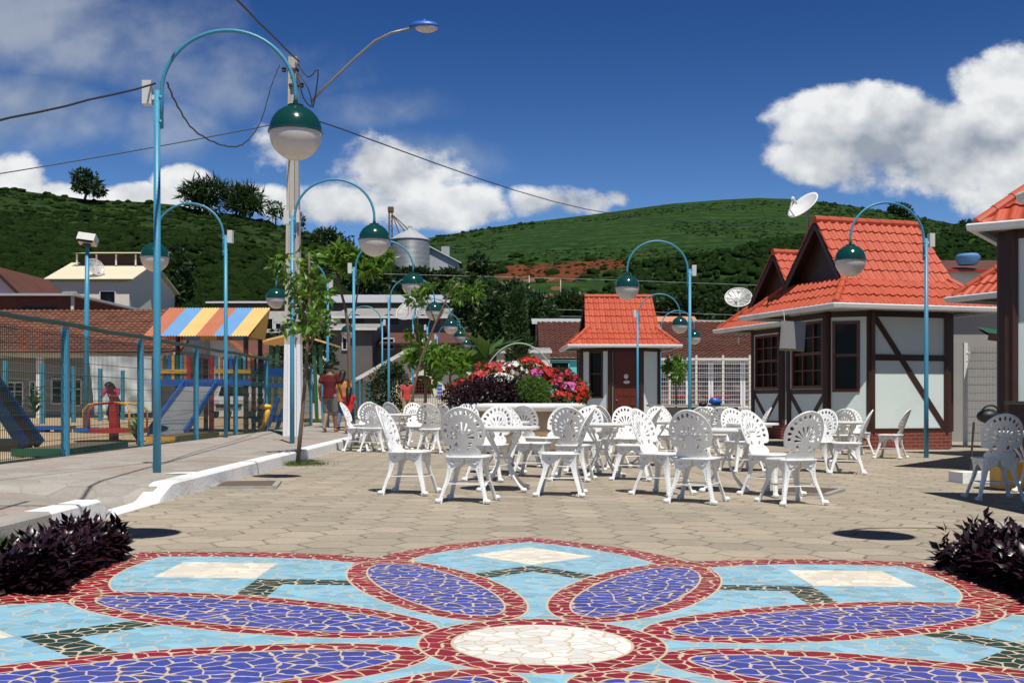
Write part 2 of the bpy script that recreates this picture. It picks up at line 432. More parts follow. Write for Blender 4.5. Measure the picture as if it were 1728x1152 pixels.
def hex_mat(name, size, c1, c2, joint, jw=.035, pink=None, warp=.5):
    m, t, b = new_mat(name)
    p = t.pos(); y, x, z = t.sep(p)
    wn = t.noise(p, 3.0, 3); wn2 = t.noise(t.comb(x + 31.0, y, 0.0), 3.0, 3)
    fx, fy = t.noise(p, 26, 2), t.noise(t.comb(x, y + 17.0, 0.0), 26, 2)
    X = (x + (wn - .5) * .10 * warp + (fx - .5) * .022) / size
    Y = (y + (wn2 - .5) * .10 * warp + (fy - .5) * .022) / size
    q = 1.7320508
    ax, ay = X.mod(1.0) - .5, Y.mod(q) - q / 2
    bx, by = (X - .5).mod(1.0) - .5, (Y - q / 2).mod(q) - q / 2
    sel = (ax * ax + ay * ay).lt(bx * bx + by * by)
    gx, gy = emix(bx, ax, sel), emix(by, ay, sel)
    hd = gx.abs().max(gx.abs() * .5 + gy.abs() * .8660254)
    edge = .5 - hd
    idv = t.comb((X - gx) * 3.1, (Y - gy) * 3.1, 0.0)
    w = t.new('ShaderNodeTexWhiteNoise', noise_dimensions='3D')
    rnd = t.new('ShaderNodeVectorMath', operation='SNAP'); t.link(idv, rnd.inputs[0]); rnd.inputs[1].default_value = (.5, .5, .5)
    t.link(rnd.outputs[0], w.inputs[0]); wv = E(t.nt, w.outputs[0])
    n = t.noise(p, .55, 5, .6); nf = t.noise(p, 38, 4, .6); nm = t.noise(p, 5, 4, .6)
    wear = nm.sstep(.38, .62)
    j = (1.0 - edge.sstep(.008, jw)) * emix(.25, 1.0, wear)
    f = (wv - .5) * .22 + (nf - .5) * .5 + (nm - .5) * .35 + 1.0
    c = t.mixc(c1, c2, n.sstep(.35, .65))
    if pink: c = t.mixc(c, pink, t.noise(p, .9, 3).sstep(.5, .6) * .6)
    c = t.scalec(c, f)
    c = t.mixc(c, joint, j * .85)
    moss = t.noise(p, 11, 4, .7).sstep(.62, .72) * (1.0 - edge.sstep(.0, .12))
    c = t.mixc(c, (.045, .042, .02), moss * .8)
    stain = t.noise(p, 1.7, 6, .7).sstep(.60, .78)
    c = t.mixc(c, (.10, .085, .065), stain * .5)
    c = t.mixc(c, (.46, .42, .36), t.noise(p, 2.7, 6, .7).sstep(.62, .72) * .35)
    t.link(c, b.inputs['Base Color']); set_in(b, Roughness=.9, Specular_IOR_Level=.25)
    bump(t, b, edge.sstep(.0, .07) + nf * .25 + (wv - .5) * .25, .55, .012)
    return m
pav = hex_mat('hexagonal_pavers', .36, (.39, .335, .260), (.335, .295, .235), (.125, .10, .07), .05, warp=1.15)
walk = hex_mat('sidewalk_pavers', .40, (.33, .30, .265), (.37, .345, .31), (.27, .245, .215), .022, pink=(.37, .285, .245))

def lin(a, b, n): return list(np.linspace(a, b, n))
earth = mat('dry_earth', (.16, .115, .075), .95, .25, .4, .5, 20, stain=(.06, .08, .03), stain_amt=.7)
tag(grid_sheet('ground', [-2500, -600, -150, -60, -30, -15] + lin(-12, 15, 10) + [30, 60, 150, 600, 2500], [-60, -10, 0] + lin(4, 80, 10) + [120, 200, 500, 1500, 5000], lambda x, y: gz(x) - .05, earth), kind='structure')
KX = lambda y: -3.30 - max(0.0, y - 9) * .0075          # line of the kerb's outer face
grid_sheet('plaza_paving', lin(-3.9, 26, 12), lin(1.2, 90, 30), lambda x, y: gz(x), pav)

def walk_z(x, y):
    ramp = min(1.0, max(0.0, (abs(y - 9.75) - .55) / .35))
    side = min(1.0, max(0.0, (-4.1 - x) / 1.1))
    return gz(x) + .004 + .146 * max(ramp, side)
grid_sheet('sidewalk', [-6.45, -5.6, -5.2, -4.8, -4.5, -4.2, -3.95, -3.7, -3.42], lin(2, 8.8, 6) + lin(8.9, 10.6, 18) + lin(11, 90, 40), walk_z, walk)
sand = mat('playground_sand', (.50, .36, .21), .95, .15, 1.2, .6, 18, .02, stain=(.30, .22, .14), stain_amt=.4)
grid_sheet('playground_sand', lin(-24, -6.42, 10), lin(9, 60, 30), lambda x, y: gz(x) + .10 + .03 * mnoise.noise((x * .6, y * .6, 0)), sand)

# kerb: raised near piece, dropped strip, then a long raised run
kb = MB(); kd = MB()
def kerb_run(mb, ys, hf, w=.20):
    rows = []
    for y in ys:
        x = KX(y); z = gz(x); h = hf(y)
        rows.append([(x + .015, y, z - .02), (x, y, z + h - .02), (x - .025, y, z + h), (x - w, y, z + h), (x - w, y, z - .02)])
    for a, b in zip(rows[:-1], rows[1:]):
        mb.add(a + b, [(i, i + 1, 6 + i, 5 + i) for i in range(4)])
    mb.add(rows[0], [(0, 1, 2, 3, 4)]); mb.add(rows[-1], [(4, 3, 2, 1, 0)])
def hfun(y):
    if y < 8.85: return .165
    if y < 9.15: return .165 - (y - 8.85) / .3 * .15
    if y < 10.25: return .015
    if y < 10.75: return .015 + (y - 10.25) / .5 * .15
    return .165
ys = lin(3, 8.85, 8) + lin(8.9, 11, 22)
kerb_run(kd, [y for y in ys if y <= 7.9] + [7.9], hfun); kerb_run(kb, [7.9] + [y for y in ys if y > 7.9] + lin(11.5, 90, 60), hfun)
tag(kb.build('kerb', M['kerb']), kind='structure'); tag(kd.build('kerb', M['concrete']), kind='structure')

# ------------------------------------------------------------------ mosaic flower
MC = G(915, 1087); MC = (MC.x, MC.y)
def half_w(y):
    if y < 0 or y > 3.53: return -1
    return 1.02 * (1 - ((2.0 - y) / 2.0) ** 2) if y < 2.0 else 1.02 * (1 - ((y - 2.0) / 1.53) ** 2.2)
def r_out(th):
    best = .5
    dg = math.degrees(th) % 360
    if abs(dg - 292.5) < 13 or abs(dg - 67.5) < 13: best = 2.95
    for k in range(8):
        a = th - k * math.pi / 4
        for i in range(356, 0, -1):
            r = i * .01
            y, x = r * math.cos(a), abs(r * math.sin(a))
            if y > 0 and x <= half_w(y): best = max(best, r); break
    return best
def mosaic_mat():
    m, t, b = new_mat('broken_tile_mosaic')
    p = t.pos(); px, py, pz = t.sep(p)
    x, y = px - MC[0], py - MC[1]
    r = (x * x + y * y).sqrt(); th = x.atan2(y)
    q = math.pi / 4
    a = (th + q / 2).mod(q) - q / 2
    aa = a.abs()
    def petal(ang):
        X, Y = (r * ang.sin()).abs(), r * ang.cos()
        t1 = (2.0 - Y) / 2.0
        w = (1.0 - t1 * t1) * 1.02
        lo = (w - X) / (1.0 + t1 * t1 * 1.04).sqrt()
        t2 = ((Y - 2.0) / 1.53).max(.0)
        wu = (1.0 - t2.pow(2.2)) * 1.02; sl_ = t2.pow(1.2) * 1.467
        hi = (wu - X) / (1.0 + sl_ * sl_).sqrt()
        return emix(lo, hi, Y.gt(2.0)), X, Y
    s1, X1, Y1 = petal(aa); s2, X2, Y2 = petal(aa - q)
    B = .125
    lx, ly = (r * (aa - q / 2).cos() - 1.47) / .98, r * (aa - q / 2).sin() / .385
    k1 = (lx * lx + ly * ly).sqrt().max(.001)
    k2 = ((lx / .98) * (lx / .98) + (ly / .385) * (ly / .385)).sqrt().max(.001)
    sl = k1 * (1.0 - k1) / k2
    mx = s1.max(s2)
    lens_in = sl.gt(B)
    lens_edge = sl.gt(0.0) * sl.lt(B)
    pet_edge = sl.lt(0.0) * (mx.lt(.235) * r.gt(1.75)).max(r.gt(2.2) * s1.min(s2).abs().lt(.06))
    # square and chevron inside the petal: in its own axes
    d = X1 + (Y1 - 2.57).abs()
    square = d.lt(.40)
    chev = (Y1 + X1).lt(2.15) * (Y1 + X1).gt(1.91)
    c = t.mixc((.25, .50, .64), (.021, .05, .036), chev)
    c = t.mixc(c, (.80, .75, .64), square)
    c = t.mixc(c, (.27, .012, .022), lens_edge.max(pet_edge))
    c = t.mixc(c, (.055, .074, .35), lens_in)
    ring = r.lt(.51); heart = r.lt(.37)
    c = t.mixc(c, (.27, .012, .022), ring)
    c = t.mixc(c, (.82, .81, .77), heart)
    # broken tiles: elongated, irregular
    wv = t.noise(p, 9, 2, out=1)
    vec = t.new('ShaderNodeVectorMath', operation='MULTIPLY_ADD')
    t.link(wv, vec.inputs[0]); vec.inputs[1].default_value = (.05, .05, 0); t.link(p, vec.inputs[2])
    sx, sy, sz = t.sep(vec.outputs[0])
    uvw = t.comb(sx * 1.0, sy * 1.15, 0.0)
    ve = t.voronoi(uvw, 11.5, 'DISTANCE_TO_EDGE', dim='2D'); vc = t.voronoi(uvw, 11.5, 'F1', dim='2D')
    ed = E(t.nt, ve.outputs['Distance']); nl = t.noise(p, 14, 2)
    grout = 1.0 - ed.sstep(.012, .036)
    thick = nl.sstep(.42, .72) * .075
    grout = grout.max(1.0 - (ed - thick).sstep(.02, .05))
    l1 = (1.0 - (mx - .235).abs().sstep(.004, .009)) * sl.lt(0.0) * r.gt(1.75)
    l2 = 1.0 - (sl - B).abs().sstep(.004, .009)
    l3 = 1.0 - sl.abs().sstep(.004, .009)
    l4 = 1.0 - (r - .51).abs().sstep(.004, .009); l5 = 1.0 - (r - .37).abs().sstep(.004, .009)
    line = (l1.max(l2).max(l3) * r.gt(.515)).max(l4).max(l5)
    grout = grout.max(line)
    w = t.sep(vc.outputs['Color'])[0]
    c = t.scalec(c, (w - .5) * .34 + 1.0)
    fleck = t.noise(p, 8, 3, .6).sstep(.38, .54)
    pale = ((1.0 - lens_edge.max(pet_edge).max(lens_in).max(ring).max(chev).max(heart))).clamp() * (1.0 - line)
    grout = grout * emix(1.0, fleck * .9 + .1, pale)
    soft = emix(1.0, .8, ((1.0 - lens_edge.max(pet_edge).max(lens_in).max(ring).max(chev))).clamp())
    gcol = t.mixc((.66, .55, .40), (.50, .40, .29), t.noise(p, 6, 3))
    c = t.mixc(c, gcol, grout * soft)
    dirt = t.noise(p, 2.3, 5, .65).sstep(.5, .75)
    c = t.mixc(c, (.38, .32, .25), dirt * .16)
    t.link(c, b.inputs['Base Color'])
    t.link(emix(.38, .85, grout) + dirt * .15, b.inputs['Roughness'])
    set_in(b, Specular_IOR_Level=.18)
    bump(t, b, (1.0 - grout) + w * .5 + t.noise(p, 60, 2) * .08, .35, .004)
    return m
n = 720; rs = [r_out(2 * math.pi * k / n) for k in range(n)]
V = [(MC[0], MC[1], gz(MC[0]) + .006)]; Fm = []
rings = (.25, .5, .75, 1.0)
for f in rings:
    for k in range(n):
        a = 2 * math.pi * k / n; x, y = MC[0] + f * rs[k] * math.sin(a), MC[1] + f * rs[k] * math.cos(a)
        V.append((x, y, gz(x) + .006))
for k in range(n):
    Fm.append((0, 1 + (k + 1) % n, 1 + k))
    for j in range(3):
        Fm.append((1 + j * n + k, 1 + j * n + (k + 1) % n, 1 + (j + 1) * n + (k + 1) % n, 1 + (j + 1) * n + k))
me = bpy.data.meshes.new('mosaic'); me.from_pydata(V, [], Fm)
tag(link('mosaic_pavement', me, mosaic_mat()), kind='structure')

# ------------------------------------------------------------------ hills
def interp(pts, x):
    xs = [p[0] for p in pts]; ys = [p[1] for p in pts]
    return float(np.interp(x, xs, ys))
def hill(name, ridge, d_ridge, d_foot, z_foot, m, pw=.85, rough=1.0, nx=160, ny=46):
    """terrain running from its foot up to a ridge and down behind it"""
    V = np.zeros((ny, nx, 3)); pxs = np.linspace(ridge[0][0], ridge[-1][0], nx)
    for i, px in enumerate(pxs):
        rz = interp(ridge, px); dr = d_ridge(px) if callable(d_ridge) else d_ridge
        top = P(px, rz, dr)
        for j in range(ny):
            tt = j / (ny - 8)
            if tt <= 1:
                d = d_foot + (dr - d_foot) * tt; zz = z_foot + (top.z - z_foot) * (tt ** pw)
            else:
                d = dr + (tt - 1) * (dr - d_foot); zz = top.z - (tt - 1) * (top.z - z_foot) * .9 - (tt - 1) ** 2 * 20
            X = (px - CX) / F * d
            k = min(1.0, tt * 3) * (0 if abs(tt - 1) < .02 else 1)
            zz += k * rough * (mnoise.noise((X * .02, d * .02, 1.3)) * 3.2 + mnoise.noise((X * .07, d * .07, 5.3)) * 1.2) * (1 - .6 * min(1, tt))
            V[j, i] = (X, d, zz)
    i = (np.arange(ny - 1)[:, None] * nx + np.arange(nx - 1)[None, :]).ravel()
    o = np_mesh(name, V.reshape(-1, 3), np.stack([i, i + 1, i + nx + 1, i + nx], 1), m, smooth=True)
    return tag(o, kind='structure'), V[:ny - 7]
def on_hill(px, py, Vg=None, lift=.4):
    Vg = HRV if Vg is None else Vg
    col = np.argmin(np.abs(CX + Vg[0, :, 0] / Vg[0, :, 1] * F - px))
    q = Vg[:, col]; rows = HY - (q[:, 2] - 1) / q[:, 1] * F
    best = None
    for j in range(len(q) - 1):
        if (rows[j] - py) * (rows[j + 1] - py) <= 0 and rows[j] != rows[j + 1]:
            f = (rows[j] - py) / (rows[j] - rows[j + 1]); best = q[j, 1] * (1 - f) + q[j + 1, 1] * f; break
    d = (best if best is not None else q[-1, 1]) - lift * 6
    return P(px, py, d)
def grass_hill_mat(name, c1, c2, soil, band=None):
    m, t, b = new_mat(name)
    p = t.pos(); x, y, z = t.sep(p)
    n = t.noise(p, .05, 6, .65); n2 = t.noise(p, .55, 6, .7); n3 = t.noise(p, 2.4, 4, .6)
    c = t.mixc(c1, c2, (n.sstep(.3, .7) * .6 + n2.sstep(.3, .75) * .6).clamp())
    c = t.scalec(c, (n3 - .5) * 1.3 + (n2 - .5) * 1.2 + 1.0)
    def patch(blobs, soft=.35):
        acc = None
        for px, py, rx, ry in blobs:
            q = PATCH_AT(px, py); sc_ = q.y / F
            a, b_ = (x - q.x) / (rx * sc_), (z - q.z) / (ry * sc_)
            e = 1.0 - (a * a + b_ * b_); acc = e if acc is None else acc.max(e)
        return acc + (t.noise(p, .09, 6, .7) - .5) * 2.2 + (n2 - .5) * .8
    rows = ((z * 2.6 + t.noise(p, .12, 3) * 5.0).sin() * .5 + .5) * t.noise(p, .3, 3).sstep(.4, .6)
    c = t.mixc(c, tuple(a * 1.7 for a in c2), rows * .8)
    c = t.mixc(c, soil, t.noise(p, .11, 5, .7).sstep(.60, .68) * n2.sstep(.45, .6) * .6)
    if band:
        rk = t.noise(p, .25, 6, .7)
        sc = t.mixc((.25, .070, .032), (.11, .040, .020), rk.sstep(.35, .65)); sc = t.mixc(sc, (.34, .15, .09), t.noise(p, .6, 4, .7).sstep(.6, .75) * .7)
        c = t.mixc(c, sc, patch([(960, 453, 70, 21), (1022, 446, 48, 14), (888, 456, 54, 21), (935, 468, 48, 16), (850, 462, 16, 14)]).sstep(.0, .3))
        c = t.mixc(c, t.mixc((.30, .21, .15), (.22, .13, .08), rk.sstep(.4, .6)), patch([(882, 474, 44, 6), (915, 472, 24, 6)]).sstep(.25, .5))
        c = t.mixc(c, (.24, .115, .045), patch([(940, 486, 12, 9), (925, 500, 14, 10), (910, 515, 12, 12)]).sstep(.1, .35))
        c = t.mixc(c, (.20, .085, .04), patch([(1200, 424, 40, 3), (1120, 440, 34, 2.5), (1090, 428, 18, 2)]).sstep(.3, .6) * .8)
    t.link(c, b.inputs['Base Color']); set_in(b, Roughness=.95, Specular_IOR_Level=.15)
    bump(t, b, n2 * 1.4 + n3 * .8, 1.0, .9)
    return m
left_ridge = [(-700, 330), (-400, 322), (-150, 312), (0, 317), (60, 325), (150, 337), (240, 341), (300, 346), (340, 356), (400, 362), (470, 380), (520, 398), (590, 418), (650, 440), (720, 468), (800, 500), (880, 530)]
right_ridge = [(300, 470), (500, 440), (650, 420), (725, 401), (860, 379), (1000, 362), (1130, 344), (1220, 337), (1280, 334), (1340, 336), (1400, 342), (1500, 357), (1600, 376), (1728, 398), (1900, 412), (2300, 440)]
hl, HLV = hill('hill', left_ridge, 210, 80, -.6, grass_hill_mat('scrub_hillside', (.013, .034, .007), (.030, .062, .012), (.08, .055, .03)), .9, 1.1)
hr, HRV = hill('hill', right_ridge, 430, 150, -.6, None, .95, 1.2, 200, 60)
PATCH_AT = lambda px, py: on_hill(px, py, lift=0)
hr.data.materials[0] = grass_hill_mat('pasture_hillside', (.017, .046, .010), (.030, .070, .015), (.13, .05, .026), True)

# bushes scattered over the slopes: a mass nobody could count
def ico():
    bm = bmesh.new(); bmesh.ops.create_icosphere(bm, subdivisions=2, radius=1.0)
    v = np.array([p.co[:] for p in bm.verts]); f = np.array([[q.index for q in g.verts] for g in bm.faces]); bm.free(); return v, f
IV, IF = ico()
def scatter(name, pts, sizes, m, squash=.8, rough=.42):
    n = len(pts); nv = len(IV)
    rad = 1 + NR.normal(size=(n, nv)) * rough * .5
    ang = NR.rand(n) * 6.28; ca, sa = np.cos(ang)[:, None], np.sin(ang)[:, None]
    bx, by, bz = IV[:, 0], IV[:, 1], IV[:, 2]
    X = (bx * ca - by * sa) * rad; Y = (bx * sa + by * ca) * rad; Z = bz[None] * rad * squash
    V = np.stack([X, Y, Z], -1) * sizes[:, None, None] + pts[:, None, :]
    Fq = (IF[None] + (np.arange(n) * nv)[:, None, None]).reshape(-1, 3)
    return tag(np_mesh(name, V.reshape(-1, 3), Fq, m), kind='stuff')
def sample(Vg, n, tlo, thi, cond=None):
    ny, nx = Vg.shape[:2]; out = []
    while len(out) < n:
        a, b = NR.rand() * (nx - 1.001), (tlo + (thi - tlo) * NR.rand()) * (ny - 1.001)
        i, j = int(a), int(b); fa, fb = a - i, b - j
        p = (Vg[j, i] * (1 - fa) + Vg[j, i + 1] * fa) * (1 - fb) + (Vg[j + 1, i] * (1 - fa) + Vg[j + 1, i + 1] * fa) * fb
        px, py = CX + p[0] / p[1] * F, HY - (p[2] - 1) / p[1] * F
        if px < -250 or px > 1950: continue
        if cond and not cond(px, py, p): continue
        out.append(p)
    return np.array(out)
def bush_mat(name, c1, c2):
    m, t, b = new_mat(name)
    g = t.new('ShaderNodeNewGeometry'); ri = E(t.nt, g.outputs['Random Per Island'])
    p = t.pos(); n = t.noise(p, 1.6, 5, .7); n2 = t.noise(p, 6, 3, .7)
    c = t.scalec(t.mixc(c1, c2, (ri * .55 + n.sstep(.35, .7) * .5).clamp()), (n2 - .5) * 1.2 + 1.0)
    t.link(c, b.inputs['Base Color']); set_in(b, Roughness=.9, Specular_IOR_Level=.08)
    bump(t, b, n * 1.0 + n2 * .7, 1.0, .5); return m
scrub = bush_mat('scrub_leaves', (.007, .021, .004), (.026, .054, .009))
coffee = bush_mat('coffee_leaves', (.008, .026, .005), (.022, .052, .010))
c_left = lambda px, py, p: mnoise.noise((p[0] * .035, p[1] * .035, 2)) > -.35 or NR.rand() < .3
pl = sample(HLV, 8500, .10, .66, c_left); tag(scatter('undergrowth', pl + [0, 0, .25], .35 + NR.rand(len(pl)) ** 2 * .75, scrub, .75), 'dense green scrub covering the hillside behind the town', 'undergrowth')
pl = sample(HLV, 1700, .62, 1.0); tag(scatter('ridge_undergrowth', pl, .3 + NR.rand(len(pl)) ** 3 * .75, scrub, .6), 'low thin scrub along the top of the hill', 'undergrowth')
def c_cof(px, py, p):
    line = interp([(600, 470), (840, 478), (1000, 470), (1075, 445), (1180, 432), (1300, 410), (1400, 395), (1500, 385), (1728, 402)], px)
    return py > line and not (834 < px < 1068 and py < 492 + 12 * mnoise.noise((px * .05, 0, 0))) and not (896 < px < 950 and py < 522)
pr = sample(HRV, 9500, .12, .9, c_cof); tag(scatter('coffee_bushes', pr + [0, 0, .5], .45 + NR.rand(len(pr)) ** 2 * .85, coffee, .9), 'coffee bushes planted over the lower slope of the far hill', 'coffee bushes')
pr = sample(HRV, 4200, .45, .97, lambda px, py, p: py < 470 and mnoise.noise((p[0] * .02, p[2] * .12, 4)) > .02); tag(scatter('pasture_tufts', pr, .16 + NR.rand(len(pr)) ** 2 * .45, scrub, .55), 'low tufts and scrub dotted over the pasture of the far hill', 'undergrowth')
pr = sample(HRV, 70, .2, .9, lambda px, py, p: 832 < px < 1070 and 432 < py < 476); tag(scatter('bank_scrub', pr, .5 + NR.rand(len(pr)) ** 2 * 1.3, scrub, .7), 'scrub growing over the red earth bank', 'undergrowth')
pr = sample(HRV, 1500, .9, 1.0, lambda px, py, p: px > 1380 or px < 900); tag(scatter('crest_undergrowth', pr, .25 + NR.rand(len(pr)) ** 3 * .9, scrub, .7), 'small scrub along the far hill crest', 'undergrowth')


ps = MB(); a_, b_ = G(276, 799, .155), G(326, 797, .155)
ps.quad((a_.x, a_.y - .05, gz(a_.x) + .156), (b_.x + .15, b_.y - .1, gz(b_.x) + .156), (b_.x + .2, b_.y + .22, gz(b_.x) + .156), (a_.x + .05, a_.y + .25, gz(a_.x) + .156)); tag(ps.build('painted_pavement_strip', M['kerb']), kind='structure')
# ------------------------------------------------------------------ roof tiles and kiosks
def tile_slope(mb, A, B, C, D, col=.21, row=.36, amp=.032, lip=.028):
    """courses of rounded clay tiles on the slope A-B (eave) to D-C (top)"""
    A, B, C, D = map(Vector, (A, B, C, D))
    ex = (B - A).normalized(); up = ((D + C) / 2 - (A + B) / 2); up = (up - ex * up.dot(ex)); H = up.length; ey = up / H
    nn = ex.cross(ey).normalized()
    nr = max(1, round(H / row)); ns = 8
    def ends(t):
        l, r = A.lerp(D, t), B.lerp(C, t); return (l - A).dot(ex), (r - A).dot(ex)
    smin = min((D - A).dot(ex), 0); smax = max((B - A).dot(ex), (C - A).dot(ex))
    k0, k1 = math.floor(smin / col), math.ceil(smax / col)
    ph = [i / ns for i in range(ns)]
    pr = [amp * (math.sin(math.pi * min(1, p / .62)) if p < .62 else -.25 * math.sin(math.pi * (p - .62) / .38)) for p in ph]
    for j in range(nr):
        t0, t1 = j / nr, (j + 1) / nr
        l0, r0 = ends(t0); l1, r1 = ends(t1)
        dj = random.uniform(-.004, .004)
        for k in range(k0, k1):
            if (k + 1) * col <= min(l0, l1) or k * col >= max(r0, r1): continue
            jit = random.uniform(-.006, .006)
            lo, hi, ba = [], [], []
            for i in range(ns + 1):
                s = (k + i / ns) * col; h = pr[i % ns]
                a = max(l0, min(r0, s)); b = max(l1, min(r1, s))
                lo.append(A + ex * a + ey * (t0 * H - .02) + nn * (h + lip + jit + dj)); hi.append(A + ex * b + ey * (t1 * H) + nn * (h + jit + dj))
                ba.append(A + ex * a + ey * (t0 * H - .02) + nn * (h * .4 - .012))
            mb.add(lo + hi + ba, [(i, i + 1, ns + 2 + i, ns + 1 + i) for i in range(ns)] + [(2 * ns + 2 + i, 2 * ns + 3 + i, i + 1, i) for i in range(ns)])
def cap_line(mb, p, q, r=.085, seg=.36):
    p, q = Vector(p), Vector(q); n = max(1, round((q - p).length / seg))
    for i in range(n):
        a, b = p.lerp(q, i / n), p.lerp(q, (i + 1.12) / n)
        mb.tube([a, b], [r, r * .86], 10)

def ring_wall(poly):
    """outward frames of a counter-clockwise plan"""
    out = []
    for i, a in enumerate(poly):
        b = poly[(i + 1) % len(poly)]; d = Vector((b[0] - a[0], b[1] - a[1], 0)); Lw = d.length; d /= Lw
        out.append((Vector((a[0], a[1], 0)), d, Vector((d.y, -d.x, 0)), Lw))
    return out
def fbox(mb, fr, s0, s1, z0, z1, o0, o1):
    a, d, n, _ = fr
    vs = [a + d * s + n * o + Vector((0, 0, z)) for z in (z0, z1) for s, o in ((s0, o1), (s1, o1), (s1, o0), (s0, o0))]
    mb.add(vs, [(3, 2, 1, 0), (4, 5, 6, 7), (0, 1, 5, 4), (1, 2, 6, 5), (2, 3, 7, 6), (3, 0, 4, 7)])
def fbar(mb, fr, s0, z0, s1, z1, w, o0, o1):
    a, d, n, _ = fr
    dv = Vector((s1 - s0, z1 - z0)).normalized(); pv = Vector((-dv.y, dv.x)) * w / 2
    pts = [(s0 + pv.x, z0 + pv.y), (s0 - pv.x, z0 - pv.y), (s1 - pv.x, z1 - pv.y), (s1 + pv.x, z1 + pv.y)]
    vs = [a + d * s + n * o + Vector((0, 0, z)) for o in (o0, o1) for s, z in pts]
    mb.add(vs, [(3, 2, 1, 0), (4, 5, 6, 7), (0, 1, 5, 4), (1, 2, 6, 5), (2, 3, 7, 6), (3, 0, 4, 7)])

def kiosk(label, loc, rz, kinds, W=4.31, D=4.0, he=3.15, hr=5.31, hb=3.83, yb=.76, gx=.83, ch=(.75, .64, .40, .40), zb=-.12, ov=.55, opens=None):
    """half-timbered stall with a Dutch-gable roof; plan corner of the eaves at loc, front along local x"""
    t = thing('half_timbered_kiosk', label, 'kiosk', loc, rz, 'half-timbered kiosks with red roofs')
    x0, x1, y0, y1 = ov, W - ov, ov, D - ov
    cx, cy, rx_, ry_ = ch
    poly = [(x0 + cx, y0), (x1 - rx_, y0), (x1, y0 + ry_), (x1, y1 - ry_), (x1 - rx_, y1), (x0 + cx, y1), (x0, y1 - cy), (x0, y0 + cy)]
    names = ['front', 'rf', 'right', 'rb', 'back', 'lb', 'left', 'lf']
    wall, tim, pl = MB(), MB(), MB()
    zt = he - .10; zp = .27
    for nm, fr in zip(names, ring_wall(poly)):
        Lw = fr[3]; kd = kinds.get(nm, 'plain')
        fbox(pl, fr, -.02, Lw + .02, zb, zp, -.12, .035)
        for s in (0, Lw): fbox(tim, fr, s - .085, s + .085, zp, zt, -.06, .03)
        fbox(tim, fr, .0, Lw, zt - .13, zt, -.05, .026)
        hole = None
        if kd == 'brace':
            fbar(tim, fr, .10, zt - .16, Lw - .10, zp + .14, .13, -.04, .020)
            fbox(tim, fr, .0, Lw, 1.92, 2.06, -.05, .024); fbox(tim, fr, .0, Lw, zp, zp + .10, -.05, .026)
        elif kd == 'xwindow':
            fbox(tim, fr, 0, Lw, 1.16, 1.27, -.05, .026); fbox(tim, fr, 0, Lw, zp, zp + .10, -.05, .026)
            fbar(tim, fr, .08, 1.14, Lw * .5, .42, .12, -.04, .020); fbar(tim, fr, Lw - .08, 1.14, Lw * .5, .42, .12, -.04, .018)
            hole = (.13, Lw - .13, 1.29, zt - .17)
        elif kd == 'window':
            hole = (Lw * .13, Lw * .13 + min(.66, Lw * .62), 1.2, zt - .22)
        elif kd == 'slot':
            hole = (Lw * .28, Lw * .76, 1.1, zt - .12)
        elif kd == 'door':
            hole = (.12, 1.14, zb + .02, zt - .08)
        if hole is None:
            fbox(wall, fr, 0, Lw, zp - .02, he, -.12, 0)
        else:
            a, b, c, e = hole; z0 = min(zp - .02, c)
            fbox(wall, fr, 0, a, z0, he, -.12, 0); fbox(wall, fr, b, Lw, z0, he, -.12, 0); fbox(wall, fr, a, b, e, he, -.12, 0)
            if c > zp: fbox(wall, fr, a, b, zp - .02, c, -.12, 0)
            f = MB(); w = .07
            fbox(f, fr, a, a + w, c, e, -.10, .022); fbox(f, fr, b - w, b, c, e, -.10, .022); fbox(f, fr, a + w, b - w, e - w, e, -.10, .022)
            if kd == 'door':
                dr = f.build('door_frame', M['timber'], t)
                dm = MB(); fbox(dm, fr, a + w, b - w, c, e - w, -.08, -.03)
                for i in range(3):
                    for j in range(4):
                        sa = a + w + .06 + i * (b - a - 2 * w - .12) / 3; za = c + .2 + j * .36
                        fbox(dm, fr, sa + .03, sa + (b - a - 2 * w - .12) / 3 - .03, za, za + .28, -.04, -.015)
                dd = dm.build('door', M['mahogany'], t)
                h = MB(); p = fr[0] + fr[1] * (a + w + .07) + fr[2] * .0 + Vector((0, 0, 1.02)); h.ball(p, .03); h.build('door_handle', M['steel'], dd)
                wr = MB(); pc = fr[0] + fr[1] * (a + b) * .5 + fr[2] * .0 + Vector((0, 0, 1.95)); wr.ball(pc, (.09, .03, .10)); wr.ball(pc + Vector((.02, -.01, -.22)), (.13, .03, .07)); wr.build('door_ornament', M['gutter'], dd)
            else:
                fbox(f, fr, a + w, b - w, c, c + w, -.10, .03)
                zc = c + (e - c) * .52
                fbox(f, fr, a + w, b - w, zc - .035, zc + .035, -.09, -.01)
                if kd == 'xwindow':
                    for q in (1, 2): fbox(f, fr, a + (b - a) * q / 3 - .02, a + (b - a) * q / 3 + .02, c + w, e - w, -.088, -.012)
                    for q in (.27, .76): fbox(f, fr, a + w, b - w, c + (e - c) * q - .015, c + (e - c) * q + .015, -.086, -.014)
                wf = f.build('window', M['mahogany'] if kd != 'slot' else M['timber'], t)
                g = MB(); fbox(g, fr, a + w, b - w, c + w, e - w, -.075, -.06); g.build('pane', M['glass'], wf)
                if kd == 'xwindow':
                    tr = MB(); fbox(tr, fr, a - .03, b + .03, e, e + .025, .0, .03); fbox(tr, fr, a - .035, a - .004, c, e, .0, .026); tr.build('pale_trim', M['gutter'], wf)
    wall.build('wall', M['wall'], t); tim.build('timber_frame', M['timber'], t); pl.build('plinth', M['brick'], t)
    # roof
    yr = D / 2; kx = yb * .98
    e = [(0, 0, he), (W, 0, he), (W, D, he), (0, D, he)]
    bk = [(kx, yb, hb), (W - kx, yb, hb), (W - kx, D - yb, hb), (kx, D - yb, hb)]
